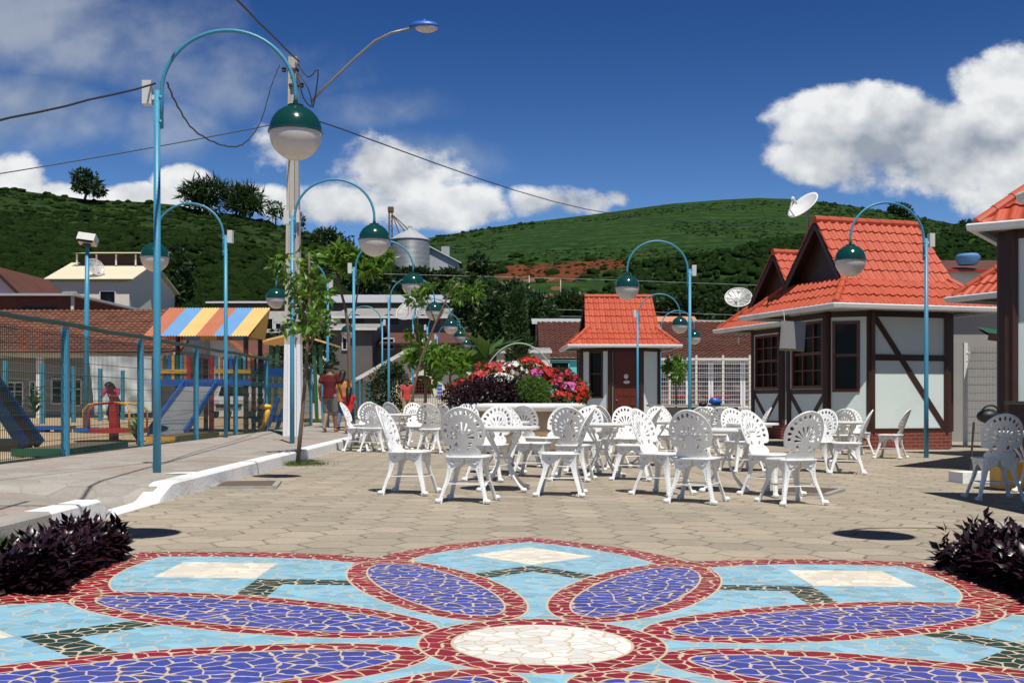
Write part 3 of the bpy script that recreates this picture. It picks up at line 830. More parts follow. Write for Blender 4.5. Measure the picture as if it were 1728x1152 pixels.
    vx0, vx1 = kx - .13, W - kx + .13
    rg = [(gx - .10, yr, hr), (W - gx + .10, yr, hr)]
    r = MB()
    tile_slope(r, e[0], e[1], bk[1], bk[0]); tile_slope(r, e[2], e[3], bk[3], bk[2])
    tile_slope(r, e[3], e[0], bk[0], bk[3]); tile_slope(r, e[1], e[2], bk[2], bk[1])
    up = Vector((0, 0, .015))
    f0, f1 = (vx0, yb - .05, hb - .06), (vx1, yb - .05, hb - .06); b0, b1 = (vx0, D - yb + .05, hb - .06), (vx1, D - yb + .05, hb - .06)
    tile_slope(r, f0, f1, rg[1], rg[0]); tile_slope(r, b1, b0, rg[0], rg[1])
    roof = r.build('roof', M['tile'], t)
    c = MB(); cap_line(c, Vector(rg[0]) + up, Vector(rg[1]) + up, .10); c.build('ridge_tile', M['tile'], roof)
    for a, b in zip(e, bk):
        c = MB(); cap_line(c, Vector(a) + up, Vector(b) + up, .085); c.build('hip_tile', M['tile'], roof)
    for xg, sgn in ((gx + .20, -1), (W - gx - .20, 1)):
        gm = MB()
        v = [(xg, yb + .04, hb - .05), (xg, D - yb - .04, hb - .05), (xg, yr, hr - .14)]
        gm.add(v + [(xg + .06 * sgn, y, z) for _, y, z in v], [(0, 1, 2), (5, 4, 3), (0, 3, 4, 1), (1, 4, 5, 2), (2, 5, 3, 0)])
        xv = (vx0 + .03) if sgn < 0 else (vx1 - .03)
        xr = (gx - .06) if sgn < 0 else (W - gx + .06)
        gm.bar((xv, yb, hb - .14), (xr, yr, hr - .10), .05, .14); gm.bar((xv, D - yb, hb - .14), (xr, yr, hr - .10), .05, .14)
        gm.build('gable', M['timber'], t)
    # under-roof: soffit boards and deck so that no light leaks
    d = MB(); q = .03
    d.add([(0 + .06, .06, he - .02), (W - .06, .06, he - .02), (W - .06, D - .06, he - .02), (.06, D - .06, he - .02)], [(3, 2, 1, 0)])
    dn = Vector((0, 0, -.05))
    for a in ((e[0], e[1], bk[1], bk[0]), (e[2], e[3], bk[3], bk[2]), (e[3], e[0], bk[0], bk[3]), (e[1], e[2], bk[2], bk[1]), (f0, f1, rg[1], rg[0]), (b1, b0, rg[0], rg[1])):
        d.quad(*[Vector(p) + dn for p in a])
    d.build('soffit', M['timber'], t)
    g = MB(); hz = he - .055
    for a, b in ((e[0], e[1]), (e[1], e[2]), (e[2], e[3]), (e[3], e[0])):
        a, b = Vector(a), Vector(b); dd = (b - a).normalized(); o = Vector((dd.y, -dd.x, 0))
        sec = [(.0, .055), (.11, .055), (.13, .03), (.115, -.045), (.085, -.065), (.0, -.065)]
        vs = [p + o * s + Vector((0, 0, hz - he + z)) + dd * (s if k else -s) for k, p in enumerate((a, b)) for s, z in sec]
        n6 = len(sec); g.add(vs, [(i, (i + 1) % n6, n6 + (i + 1) % n6, n6 + i) for i in range(n6)])
    g.build('gutter', M['gutter'], t)
    return t

E1 = Vector((7.10, 24.2, 0)); rz1 = R(17)
K1 = kiosk('large kiosk with a diagonal timber brace on its white wall, dish on its ridge', E1, rz1, {'front': 'brace', 'lf': 'window', 'left': 'xwindow', 'lb': 'window', 'rf': 'plain'})
K2 = kiosk('kiosk standing right behind the kiosk with the diagonal brace', E1 + Vector((.45, 6.1, .05)), rz1, {'front': 'brace', 'lf': 'window', 'left': 'xwindow', 'lb': 'window'})
p3 = P(963, 583, 42.0)
K3 = kiosk('small kiosk with the brown panelled door behind the flower planter', (p3.x, 42.0, 0), R(2), {'front': 'door', 'lf': 'slot', 'left': 'xwindow', 'rf': 'plain'}, ch=(1.02, .9, .80, .80), hr=5.15, W=4.15)
t3 = MB(); a = MB()
K4 = kiosk('kiosk cut off by the picture edge, its white gutter above the shaded chair', (7.0, 16.6, 0), R(-35), {'front': 'window', 'left': 'brace', 'lf': 'plain', 'lb': 'window'}, W=5.0, D=5.0, he=3.66, hr=6.3, hb=4.45, yb=.85, gx=.95, zb=-.2, ov=.27, ch=(.16, .16, .2, .2))
K5 = kiosk('kiosk with a brown window and white gutter beside the green lean-to', (9.05, 22.6, -.02), R(-66), {'left': 'window', 'lf': 'plain', 'front': 'window', 'lb': 'brace'}, zb=-.25)
K6 = kiosk('kiosk outside the picture that shades the paving beside the purple bed', (5.42, 7.3, 0), R(1), {'front': 'brace', 'left': 'xwindow'}, zb=-.1)

# metal box hung under the eave and the downpipe/cable on the braced kiosk
def loc1(x, y, z): return E1 + Matrix.Rotation(rz1, 3, 'Z') @ Vector((x, y, z))
hb_ = thing('metal_cabinet', 'tilted sheet metal cabinet hung below the gutter of the braced kiosk', 'cabinet', loc1(-.12, 1.55, 2.5), rz1 + R(-30))
m = MB(); Mx = Matrix.Rotation(R(-8), 3, 'X') @ Matrix.Rotation(R(4), 3, 'Y'); m.box((0, 0, 0), (.56, .22, .66), M=Mx); m.box((0, -.117, 0), (.50, .015, .60), M=Mx)
m.build('casing', M['steel'], hb_)
m = MB(); m.tube([(.18, .02, .3), (.2, .25, .62)], .008, 6); m.tube([(-.18, .02, .3), (-.2, .25, .62)], .008, 6); m.build('hanger', M['steel'], hb_)

def dish(name, label, c, face, r, m, arm=True, mesh=False, mast=.6, group=None):
    """satellite dish looking along face"""
    t = thing(name, label, 'satellite dish', c, 0, group); f = Vector(face).normalized()
    rot = f.to_track_quat('Z', 'Y').to_matrix()
    n = 28; prof = [(r * k / 8, .22 * r * (k / 8) ** 2) for k in range(9)]
    b = MB(); b.lathe([(max(.001, a), z) for a, z in prof] + [(a, z - .02) for a, z in reversed(prof[1:])], n=n, caps=False)
    b.v = [tuple(rot @ Vector(p)) for p in b.v]
    b.build('reflector', m, t, smooth=True)
    b = MB()
    if arm:
        tip = rot @ Vector((0, -.30 * r, .95 * r)); low = rot @ Vector((0, -r * .95, .2 * r))
        b.tube([low, low.lerp(tip, .5) + rot @ Vector((0, -.12, .05)), tip], .018, 8); b.ball(tip, (.05, .05, .06)); b.tube([tip, tip + rot @ Vector((0, .02, -.16))], .035, 8)
        b.build('feed_arm', M['gutter'], t)
    else:
        tip = rot @ Vector((0, 0, .8 * r))
        for k in range(3):
            a = k * 2.09 + .4; b.tube([rot @ Vector((r * .95 * math.cos(a), r * .95 * math.sin(a), .2 * r)), tip], .012, 6)
        b.ball(tip, .06); b.build('feed_arm', M['gutter'], t)
        q = MB()
        for k in range(12):
            a = k * math.pi / 6; q.tube([rot @ Vector((rr * math.cos(a), rr * math.sin(a), .22 * r * (rr / r) ** 2 + .012)) for rr in (r * .05, r * .5, r * .99)], .012, 5)
        q.tube([rot @ Vector((r * math.cos(2 * math.pi * k / 28), r * math.sin(2 * math.pi * k / 28), .22 * r)) for k in range(29)], .02, 6, False)
        q.build('rib', M['gutter'], t)
    b = MB(); b.tube([rot @ Vector((0, 0, -.02)), rot @ Vector((0, 0, -.14)), (f.x * -.16, f.y * -.16, -mast)], .03, 8); b.build('mast', M['steel'], t)
    return t
def mesh_sheet(name, col):
    m, t, b = new_mat(name); set_in(b, Roughness=.5, Metallic=.5)
    v = t.coord(); n = t.noise(v, 9, 2)
    t.link(t.scalec(col, (n - .5) * .3 + 1.0), b.inputs['Base Color'])
    tr = t.new('ShaderNodeBsdfTransparent'); mx = t.new('ShaderNodeMixShader'); mx.inputs[0].default_value = .5
    t.link(b.outputs[0], mx.inputs[1]); t.link(tr.outputs[0], mx.inputs[2]); t.link(mx.outputs[0], t.nt.nodes['Material Output'].inputs[0])
    return m
M['wiremesh'] = mesh_sheet('wire_mesh', (.6, .6, .58))
dc = P(1358, 350, 26.6)
dish('satellite_dish', 'solid white satellite dish above the ridge of the braced kiosk', dc, (-.66, -.36, .66), .42, M['white'], True, mast=.55)
dish('satellite_dish', 'round mesh dish behind the hip of the second kiosk roof', P(1246, 505, 40), (-.15, -.75, .65), .48, M['wiremesh'], False, mast=1.6)
# ------------------------------------------------------------------ street lamps
LG = 'blue arched street lamps with globe shades'
def make_lamp(name='street_lamp', hp=4.25, span=1.48):
    """post at the origin, arch towards +x, globe at its end"""
    t = thing(name, '', 'street lamp', (0, 0, 0), 0, LG)
    b = MB(); b.tube([(0, 0, 0), (0, 0, 1.3), (0, 0, hp)], [.046, .042, .036], 14)
    b.build('post', M['blue'], t, smooth=True)
    r = span / 2; b = MB()
    pts = [(.05, 0, hp - .42), (.05, 0, hp - .05)] + [(.05 + r - r * math.cos(a), 0, hp - .02 + r * .95 * math.sin(a)) for a in np.linspace(0, math.pi, 26)] + [(.05 + span, 0, hp - .15)]
    b.tube(pts, .023, 10); b.tube([(.02, 0, hp - .35), (.06, 0, hp - .35)], .03, 8); b.tube([(.02, 0, hp - .08), (.06, 0, hp - .08)], .03, 8)
    b.build('arch', M['blue'], t, smooth=True)
    cx, cz, R0 = .05 + span, hp - .44, .295
    b = MB(); b.lathe([(R0 + .012, cz - .012), (R0 + .014, cz + .012)] + [(max(.085, R0 * math.cos(a)), cz + R0 * math.sin(a)) for a in np.linspace(.05, 1.32, 12)] + [(.09, cz + R0 + .005), (.03, cz + R0 + .01), (.03, cz + R0 + .05)], (cx, 0, 0), 36)
    autosmooth(b.build('shade', M['darkgreen'], t), 50)
    b = MB(); b.lathe([(max(.001, R0 * .985 * math.cos(a)), cz - .02 - R0 * math.sin(a)) for a in np.linspace(1.571, 0, 14)] + [(R0 * .985, cz - .008)], (cx, 0, 0), 36, caps=False)
    b.build('globe', M['globe'], t, smooth=True)
    b = MB(); b.box((-.10, 0, hp - .03), (.10, .12, .26)); b.box((-.04, 0, hp - .08), (.06, .05, .05)); b.build('junction_box', M['grey_plastic'], t)
    return t
lamp0 = make_lamp()
def lamp(px, d, rz, label, x=None, zz=.15, hp=4.25):
    X = (px - CX) / F * d if x is None else x
    loc = (X, d, gz(X) + zz); s = hp / 4.25
    global lamp0_used
    o = lamp0 if not lamp0_used else dup(lamp0, loc, R(rz), label, LG)
    o.location = loc; o.rotation_euler = (0, 0, R(rz)); o['label'] = label; o.scale = (1, 1, s)
    lamp0_used = True; return o
lamp0_used = False
lamp(265, 12.28, 3, 'tallest looking blue arched street lamp, bent towards the square, nearest the drain grate')
lamp(493, 20.6, 2, 'blue arched street lamp standing against the concrete utility pole')
lamp(597, 28.5, 2, 'blue arched street lamp beside the girl in the red top')
lamp(656, 37.0, 2, 'fourth globe lamp of the row along the kerb, globe over the grey roofs')
lamp(697, 44.6, 2, 'fifth globe lamp of the row along the kerb, behind the leaning young tree')
lamp(721, 51.5, 2, 'sixth globe lamp of the row along the kerb, before the cream gabled house')
lamp(738, 59, 2, 'seventh globe lamp of the row along the kerb')
lamp(752, 66.5, 2, 'farthest, smallest globe lamp of the row along the kerb, by the banana leaves')
lamp(None, 6.25, 2, 'arched street lamp outside the picture, only its globe shadow falls by the purple bed', x=-3.68)
lamp(None, 6.75, 180, 'arched street lamp outside the picture, its globe shadow falls before the second purple bed', x=4.92, zz=0, hp=4.55)
lamp(381, 23.2, 176, 'blue arched street lamp at the mesh fence, its globe turned to the playground roof', zz=.15)
lamp(553, 32.5, 178, 'blue arched street lamp whose globe peeps out from behind the utility pole', zz=.15)
lamp(645, 48.5, 178, 'small arched street lamp in front of the grey house with arched openings', zz=.15)
lamp(1563, 21.4, 186, 'blue arched street lamp before the wall with the diagonal timber brace', zz=0)
lamp(1164, 26.8, 183, 'blue arched street lamp between the small kiosk and the large kiosks', zz=0)
lamp(1076, 40.0, 0, 'thin blue lamp arching away from the small kiosk door', zz=0)
lamp(1114, 47.0, 12, 'thin blue lamp with its globe low behind the small kiosk corner', zz=0)
lamp(962, 71, 182, 'tiny far globe lamp before the teal house', zz=0)

# ------------------------------------------------------------------ utility pole, its lamp and cables
bp = G(495, 735, .15); BP = Vector((bp.x, bp.y, bp.z))
up_ = thing('utility_pole', 'tall concrete utility pole with a whitewashed foot beside the pavement', 'utility pole', BP)
m = MB()
def ipole(mb, z0, z1, w0, w1):
    for o0, o1, hy in ((-1, -.55, 1), (.55, 1, 1), (-.55, .55, .55)):
        v = [(o * w, s * hy * w * .8, z) for z, w in ((z0, w0), (z1, w1)) for o, s in ((o0, -1), (o1, -1), (o1, 1), (o0, 1))]
        mb.add(v, [(3, 2, 1, 0), (4, 5, 6, 7), (0, 1, 5, 4), (1, 2, 6, 5), (2, 3, 7, 6), (3, 0, 4, 7)])
ipole(m, 2.05, 8.5, .175, .095); m.build('shaft', M['pole'], up_)
m = MB(); ipole(m, -.1, 2.05, .205, .177); m.build('whitewashed_foot', M['polewhite'], up_)
for z, s in ((8.2, -1), (7.85, 1), (7.35, 1), (6.9, -1)):
    m = MB(); m.lathe([(.125, z - .03), (.125, z + .03)], n=12); m.build('pole_band', M['iron'], up_)
    m = MB(); m.lathe([(.03, 0), (.055, .02), (.035, .05), (.055, .08), (.03, .11)], (s * .2, -.06, z - .05), 10); m.tube([(s * .1, -.03, z), (s * .2, -.06, z)], .012, 6); m.build('insulator', M['black'], up_)
m = MB(); m.tube([(.1, -.15, 2.2), (.09, -.13, 4.6), (.08, -.12, 7.9)], .03, 6); m.build('conduit', M['zinc'], up_)
m = MB(); m.box((.10, -.2, 4.9), (.16, .1, .28)); m.build('junction_box', M['grey_plastic'], up_)
def wp(px, py, d=None): return P(px, py, bp.y if d is None else d) - BP
al = thing('street_light', 'roadway light with a blue hood on a long curved arm of the utility pole', 'street light', BP)
m = MB(); m.tube([wp(525, 172), wp(560, 136), wp(600, 98), wp(632, 70), wp(660, 56), wp(694, 48)], .030, 10); m.build('arm', M['steel'], al, smooth=True)
hd = wp(716, 48); m = MB(); m.ball(hd + Vector((0, 0, .04)), (.34, .17, .13), 20, 10); m.box(hd + Vector((0, 0, .17)), (.06, .05, .05))
m.v = [(x, y, max(z, hd.z + .02)) for x, y, z in m.v]; m.build('hood', M['blue2'], al, smooth=True)
m = MB(); m.ball(hd + Vector((.05, 0, .03)), (.27, .15, .13), 20, 10); m.v = [(x, y, min(z, hd.z + .03)) for x, y, z in m.v]; m.build('lens', M['globe'], al, smooth=True)

def beyond(a, b, k): return a + (b - a) * k
def cable(label, pts, r=.012, sag=0.0, twist=False):
    a = [Vector(p) for p in pts]
    if len(a) == 2:
        a = [a[0].lerp(a[1], i / 24) - Vector((0, 0, sag * 4 * (i / 24) * (1 - i / 24))) for i in range(25)]
    else:   # smooth polyline
        out = []
        for i in range(len(a) - 1):
            p0, p1, p2, p3 = a[max(i - 1, 0)], a[i], a[i + 1], a[min(i + 2, len(a) - 1)]
            for k in range(8):
                s = k / 8; out.append(.5 * ((2 * p1) + (p2 - p0) * s + (2 * p0 - 5 * p1 + 4 * p2 - p3) * s * s + (3 * p1 - p0 - 3 * p2 + p3) * s ** 3))
        a = out + [a[-1]]
    if twist: a = [p + Vector((.006 * math.sin(i * 2.1), 0, .006 * math.cos(i * 2.1))) for i, p in enumerate(a)]
    m = MB(); m.tube(a, r, 6)
    return tag(m.build('overhead_cable', M['wire'], None, smooth=True), label, 'cable', 'overhead cables')
dP = bp.y
cable('thick overhead cable running up from the utility pole top out of the picture', [P(505, 105, dP), beyond(P(505, 105, dP), P(380, -30, 15), 3.2)], .018, .1, True)
cable('twisted cable arriving at the tall blue lamp from outside the picture', [P(262, 142, 12.3), beyond(P(262, 142, 12.3), P(-40, 196, 9.5), 3.4)], .011, .1, True)
cable('cable sagging in a deep loop between the tall lamp and the utility pole', [P(282, 140, 12.3), P(300, 180, 13), P(330, 222, 14.5), P(378, 246, 17), P(412, 242, 19), P(440, 205, 21.5), P(458, 145, 23.5), P(472, 110, dP)], .011, 0, True)
cable('thin overhead cable from beside the tall lamp globe over to the far left hill', [P(488, 205, dP), beyond(P(488, 205, dP), P(-40, 276, 21), 3)], .011, .3)
cable('long thin cable running from the utility pole across to the red kiosk roofs', [P(500, 192, dP), P(1040, 362, 48), P(1480, 388, 62), P(1800, 396, 70)], .016)
cable('black cable hanging down along the utility pole arm', [P(500, 105, dP), P(520, 130, dP - .3), P(536, 118, dP - .3), P(534, 150, dP - .2), P(528, 182, dP)], .014)
cable('black cable drooping around the insulators of the utility pole', [P(498, 100, dP), P(505, 135, dP - .35), P(512, 165, dP - .3), P(526, 180, dP - .2), P(520, 150, dP - .3), P(500, 118, dP - .2)], .014)
for i, (a, b, lab) in enumerate((((300, 205, 0), 0, ''),)): pass
for py0, py1, lab in ((518, 524, 'highest of the pale wires crossing behind the cypress'), (529, 535, 'second of the pale wires crossing behind the cypress'), (536, 541, 'third of the pale wires crossing behind the cypress'), (541, 546, 'lowest of the four close wires crossing behind the cypress'), (569, 573, 'pale wire crossing low behind the cypress at the banana leaves'), (460, 472, 'pale wire crossing above the red earth bank foot')):
    o = cable(lab, [P(560, py0, 88), P(1020, py1, 92), P(1400, py1 + 14, 100)], .016); o.data.materials[0] = M['zinc']

# ------------------------------------------------------------------ mesh fence along the pavement
FX = -6.22
M['fencegreen'] = mat('green_fence_wire', (.012, .055, .045), .5, .15)
fg = thing('mesh_fence', 'tall dark green wire mesh fence with blue posts along the playground', 'fence', (FX, 24, .2))
py_ = [9.2, 12.3, 15.35, 18.45, 21.7, 24.8, 27.9, 31.0, 34.1]
hp_ = 1.82
for y in py_:
    m = MB(); m.box((FX, y, gz(FX) + .12 + hp_ / 2), (.085, .085, hp_)); m.box((FX + .012, y - .045, gz(FX) + .15 + hp_ * .5), (.02, .02, hp_ * .9)); m.build('post', M['blue'], fg, world=True)
for a, b in zip(py_[:-1], py_[1:]):
    m = MB(); z0 = gz(FX) + .17; n = 58
    for i in range(n + 1):
        y = a + (b - a) * i / n; m.bar((FX, y, z0), (FX, y, z0 + hp_ - .12), .0054)
    for j in range(10):
        z = z0 + .03 + j * .18; m.bar((FX + .006, a, z), (FX + .006, b, z), .008)
    m.bar((FX, a, z0 - .02), (FX, b, z0 - .02), .05); m.build('mesh_panel', M['fencegreen'], fg, world=True)
m = MB(); m.tube([(FX + .02, y, gz(FX) + .17 + hp_ - (.02 if i % 2 else 0.0)) for i, y in enumerate(np.linspace(9.2, 34.1, 17))], .034, 8); m.build('top_rail', M['fencegreen'], fg, world=True)
m = MB()
f2 = thing('mesh_fence', 'farther stretch of green mesh fence with blue posts behind the walkers', 'fence', (FX, 45, .2))
ys2 = [36.6, 39.5, 42.4, 45.3, 48.2, 51.1]
for y in ys2:
    m = MB(); m.box((FX - .05, y, gz(FX) + .9), (.085, .085, 1.8)); m.build('post', M['blue'], f2, world=True)
for a, b in zip(ys2[:-1], ys2[1:]):
    m = MB()
    for i in range(40): m.bar((FX - .05, a + (b - a) * i / 40, .2), (FX - .05, a + (b - a) * i / 40, 1.85), .0052)
    for j in range(9): m.bar((FX - .05, a, .25 + j * .2), (FX - .05, b, .25 + j * .2), .006)
    m.build('mesh_panel', M['fencegreen'], f2, world=True)

# ------------------------------------------------------------------ cast chairs and tables
def plate_mesh(outer, holes, thick=.007):
    cu = bpy.data.curves.new('tmp', 'CURVE'); cu.dimensions = '2D'; cu.fill_mode = 'BOTH'; cu.extrude = thick; cu.bevel_depth = .0025; cu.bevel_resolution = 0
    for pl in [outer] + holes:
        s = cu.splines.new('POLY'); s.points.add(len(pl) - 1); s.use_cyclic_u = True
        for p, q in zip(s.points, pl): p.co = (q[0], q[1], 0, 1)
    o = bpy.data.objects.new('tmp', cu); COL.objects.link(o)
    bpy.context.view_layer.update(); dg = bpy.context.evaluated_depsgraph_get()
    me = bpy.data.meshes.new_from_object(o.evaluated_get(dg))
    bpy.data.objects.remove(o); bpy.data.curves.remove(cu); me.materials.clear(); return me
def oval(cx, cy, a, b, ang=0, n=14):
    return [(cx + a * math.cos(t) * math.cos(ang) - b * math.sin(t) * math.sin(ang), cy + a * math.cos(t) * math.sin(ang) + b * math.sin(t) * math.cos(ang)) for t in np.linspace(0, 2 * math.pi, n, endpoint=False)]
def fan(cx, cy, a, r0, r1, w0, w1):
    c, s = math.cos(a), math.sin(a); pts = [(r0, -w0), (r1 - w1, -w1), (r1, -w1 * .5), (r1 + .004, 0), (r1, w1 * .5), (r1 - w1, w1), (r0, w0)]
    return [(cx + x * c - y * s, cy + x * s + y * c) for x, y in pts]
def spiral(o, ax, ay, r, turns=1.7, n=26):
    return [Vector(o) + Vector(ax) * (r * (1 - .8 * k / n) * math.cos(turns * 6.283 * k / n)) + Vector(ay) * (r * (1 - .8 * k / n) * math.sin(turns * 6.283 * k / n)) for k in range(n + 1)]

def make_chair():
    t = thing('garden_chair', '', 'chair', (0, 0, 0), 0, 'white cast metal garden chairs on the square')
    # backrest: shell plate with pierced fan and ring of openings
    cz, RR = .245, .232
    half = [(.150, 0), (.172, .01), (.178, .035), (.165, .06), (.150, .075), (.132, .085), (.128, .105), (.140, .118), (.165, .116), (.195, .122), (.212, .138), (.214, .155)]
    a0 = math.asin((.17 - cz) / RR)
    half += [(RR * math.cos(a), cz + RR * math.sin(a)) for a in np.linspace(a0, math.pi / 2, 16)]
    outer = half + [(-x, y) for x, y in reversed(half[:-1])]
    holes = []
    for k in range(13):
        a = R(-14 + k * 208 / 12); holes.append(oval(.186 * math.cos(a), cz + .186 * math.sin(a), .0255, .0190, a))
    for k in range(14):
        a = R(-8 + (k + .5) * 196 / 14 - 7); holes.append([(q[0], q[1]) for q in oval(.213 * math.cos(a), cz + .213 * math.sin(a), .005, .007, a, 6)])
    for k in range(9):
        a = R(k * 22.5); holes.append(fan(0, .185, a, .045, .128 + (.028 * math.sin(a)), .0045, .0150))
    for sx in (-1, 1):
        holes.append([(sx * x, y) for x, y in ((.045, .095), (.095, .098), (.098, .138), (.062, .142))])
        holes.append([(sx * x, y) for x, y in ((.035, .06), (.060, .062), (.040, .088))]); holes.append(oval(sx * .105, .072, .012, .012, 0, 8))
    outer = [(x * .92, y) for x, y in outer]; holes = [[(x * .92, y) for x, y in h] for h in holes]
    me = plate_mesh(outer, holes)
    bm = bmesh.new(); bm.from_mesh(me)
    for k in range(-9, 10):
        bmesh.ops.bisect_plane(bm, geom=bm.verts[:] + bm.edges[:] + bm.faces[:], plane_co=(k * .0235, 0, 0), plane_no=(1, 0, 0))
    bm.to_mesh(me); bm.free()
    tl = math.tan(R(20.5))
    for v in me.vertices:
        x, z, th = v.co; v.co = (x, -.185 - tl * z + 1.1 * x * x + th, .452 + z)
    me.name = 'backrest'; b = link('backrest', me, M['white'], t)
    rim = MB()
    rim.tube([(x, -.185 - tl * z + 1.1 * x * x, .452 + z) for x, z in outer[6:-6]], .009, 6); 
    aa = [(.146 * math.cos(a), cz - .012 + .158 * math.sin(a)) for a in np.linspace(R(-20), R(200), 22)]
    rim.tube([(x, -.178 - tl * z + 1.1 * x * x, .452 + z) for x, z in aa], .006, 6)
    rim.build('raised_rim', M['white'], b, smooth=True)
    # seat
    s = MB(); so = [(.212 * math.copysign(abs(math.cos(a)) ** .5, math.cos(a)), .205 * math.copysign(abs(math.sin(a)) ** .5, math.sin(a))) for a in np.linspace(0, 2 * math.pi, 40, endpoint=False)]
    s.prism(so, (0, 0, .437), (1, 0, 0), (0, 1, 0), .016)
    s.tube([(x, y, .446) for x, y in so + so[:2]], .011, 6, False); s.build('seat', M['white'], t)
    # legs: an angle of two pierced plates that runs down into a flared foot
    def leg(sx, sy):
        q = MB(); zs = [.44, .425, .40, .375, .355, .335, .30, .25, .2, .15, .1, .06, .03, .0]
        ws = [.168, .166, .158, .142, .104, .064, .047, .040, .036, .033, .031, .030, .034, .040]
        off = lambda z: .178 + .068 * ((.44 - z) / .44) ** 2.2 - .014 * math.sin(math.pi * min(1, (.44 - z) / .3))
        for face in (0, 1):
            vs = []
            for z, w in zip(zs, ws):
                o = off(z)
                for dw, dt in ((0, .006), (w, .006), (w, -.008), (0, -.008)):
                    a, c = o - dw, o + dt
                    vs.append((sx * a, sy * c, z) if face else (sx * c, sy * a, z))
            n = len(zs); fs = [(i * 4 + k, i * 4 + (k + 1) % 4, i * 4 + 4 + (k + 1) % 4, i * 4 + 4 + k) for i in range(n - 1) for k in range(4)] + [(0, 1, 2, 3), ((n - 1) * 4 + 3, (n - 1) * 4 + 2, (n - 1) * 4 + 1, (n - 1) * 4)]
            q.add(vs, fs)
            for cx_, cz_, rr in ((.062, .400, .030), (.128, .405, .019)):
                o = off(cz_)
                if face: q.tube(spiral((sx * (o - cx_), sy * (o + .011), cz_), (1, 0, 0), (0, 0, 1), rr), .0072, 5)
                else: q.tube(spiral((sx * (o + .011), sy * (o - cx_), cz_), (0, 1, 0), (0, 0, 1), rr), .0072, 5)
            for k in range(12):
                z = .34 - k * .024; o = off(z)
                q.ball((sx * (o - .022), sy * (o + .008), z) if face else (sx * (o + .004), sy * (o - .022), z), .0068, 6, 4)
        o = off(.02)
        q.ball((sx * (o + .006), sy * (o + .006), .024), (.036, .036, .025), 10, 6)
        return autosmooth(q.build('leg', M['white'], t), 22)
    for sx in (-1, 1):
        for sy in (-1, 1): leg(sx, sy)
    for sy in (-1, 1):
        r = MB(); r.tube([(-.185, sy * .185, .185), (.185, sy * .185, .185)], .0065, 6); r.build('stretcher', M['white'], t)
    r = MB()
    for sx in (-1, 1): r.tube([(sx * .185, -.185, .193), (sx * .185, .185, .193)], .0065, 6)
    for sx in (-1, 1): 
        rr = MB(); rr.tube([(sx * .187, -.185, .193), (sx * .187, .185, .193)], .0065, 6); rr.build('stretcher', M['white'], t)
    return t
chair0 = make_chair(); chair_used = [False]
def chair(px, py, dx, dy, label, dd=.20):
    g = G(px, py); d = g.y + dd; X = (px - CX) / F * d
    rz = math.atan2(-dx, dy); loc = (X, d, gz(X) + .001)
    o = chair0 if not chair_used[0] else dup(chair0, loc, rz, label)
    o.location = loc; o.rotation_euler = (0, 0, rz); o['label'] = label; chair_used[0] = True
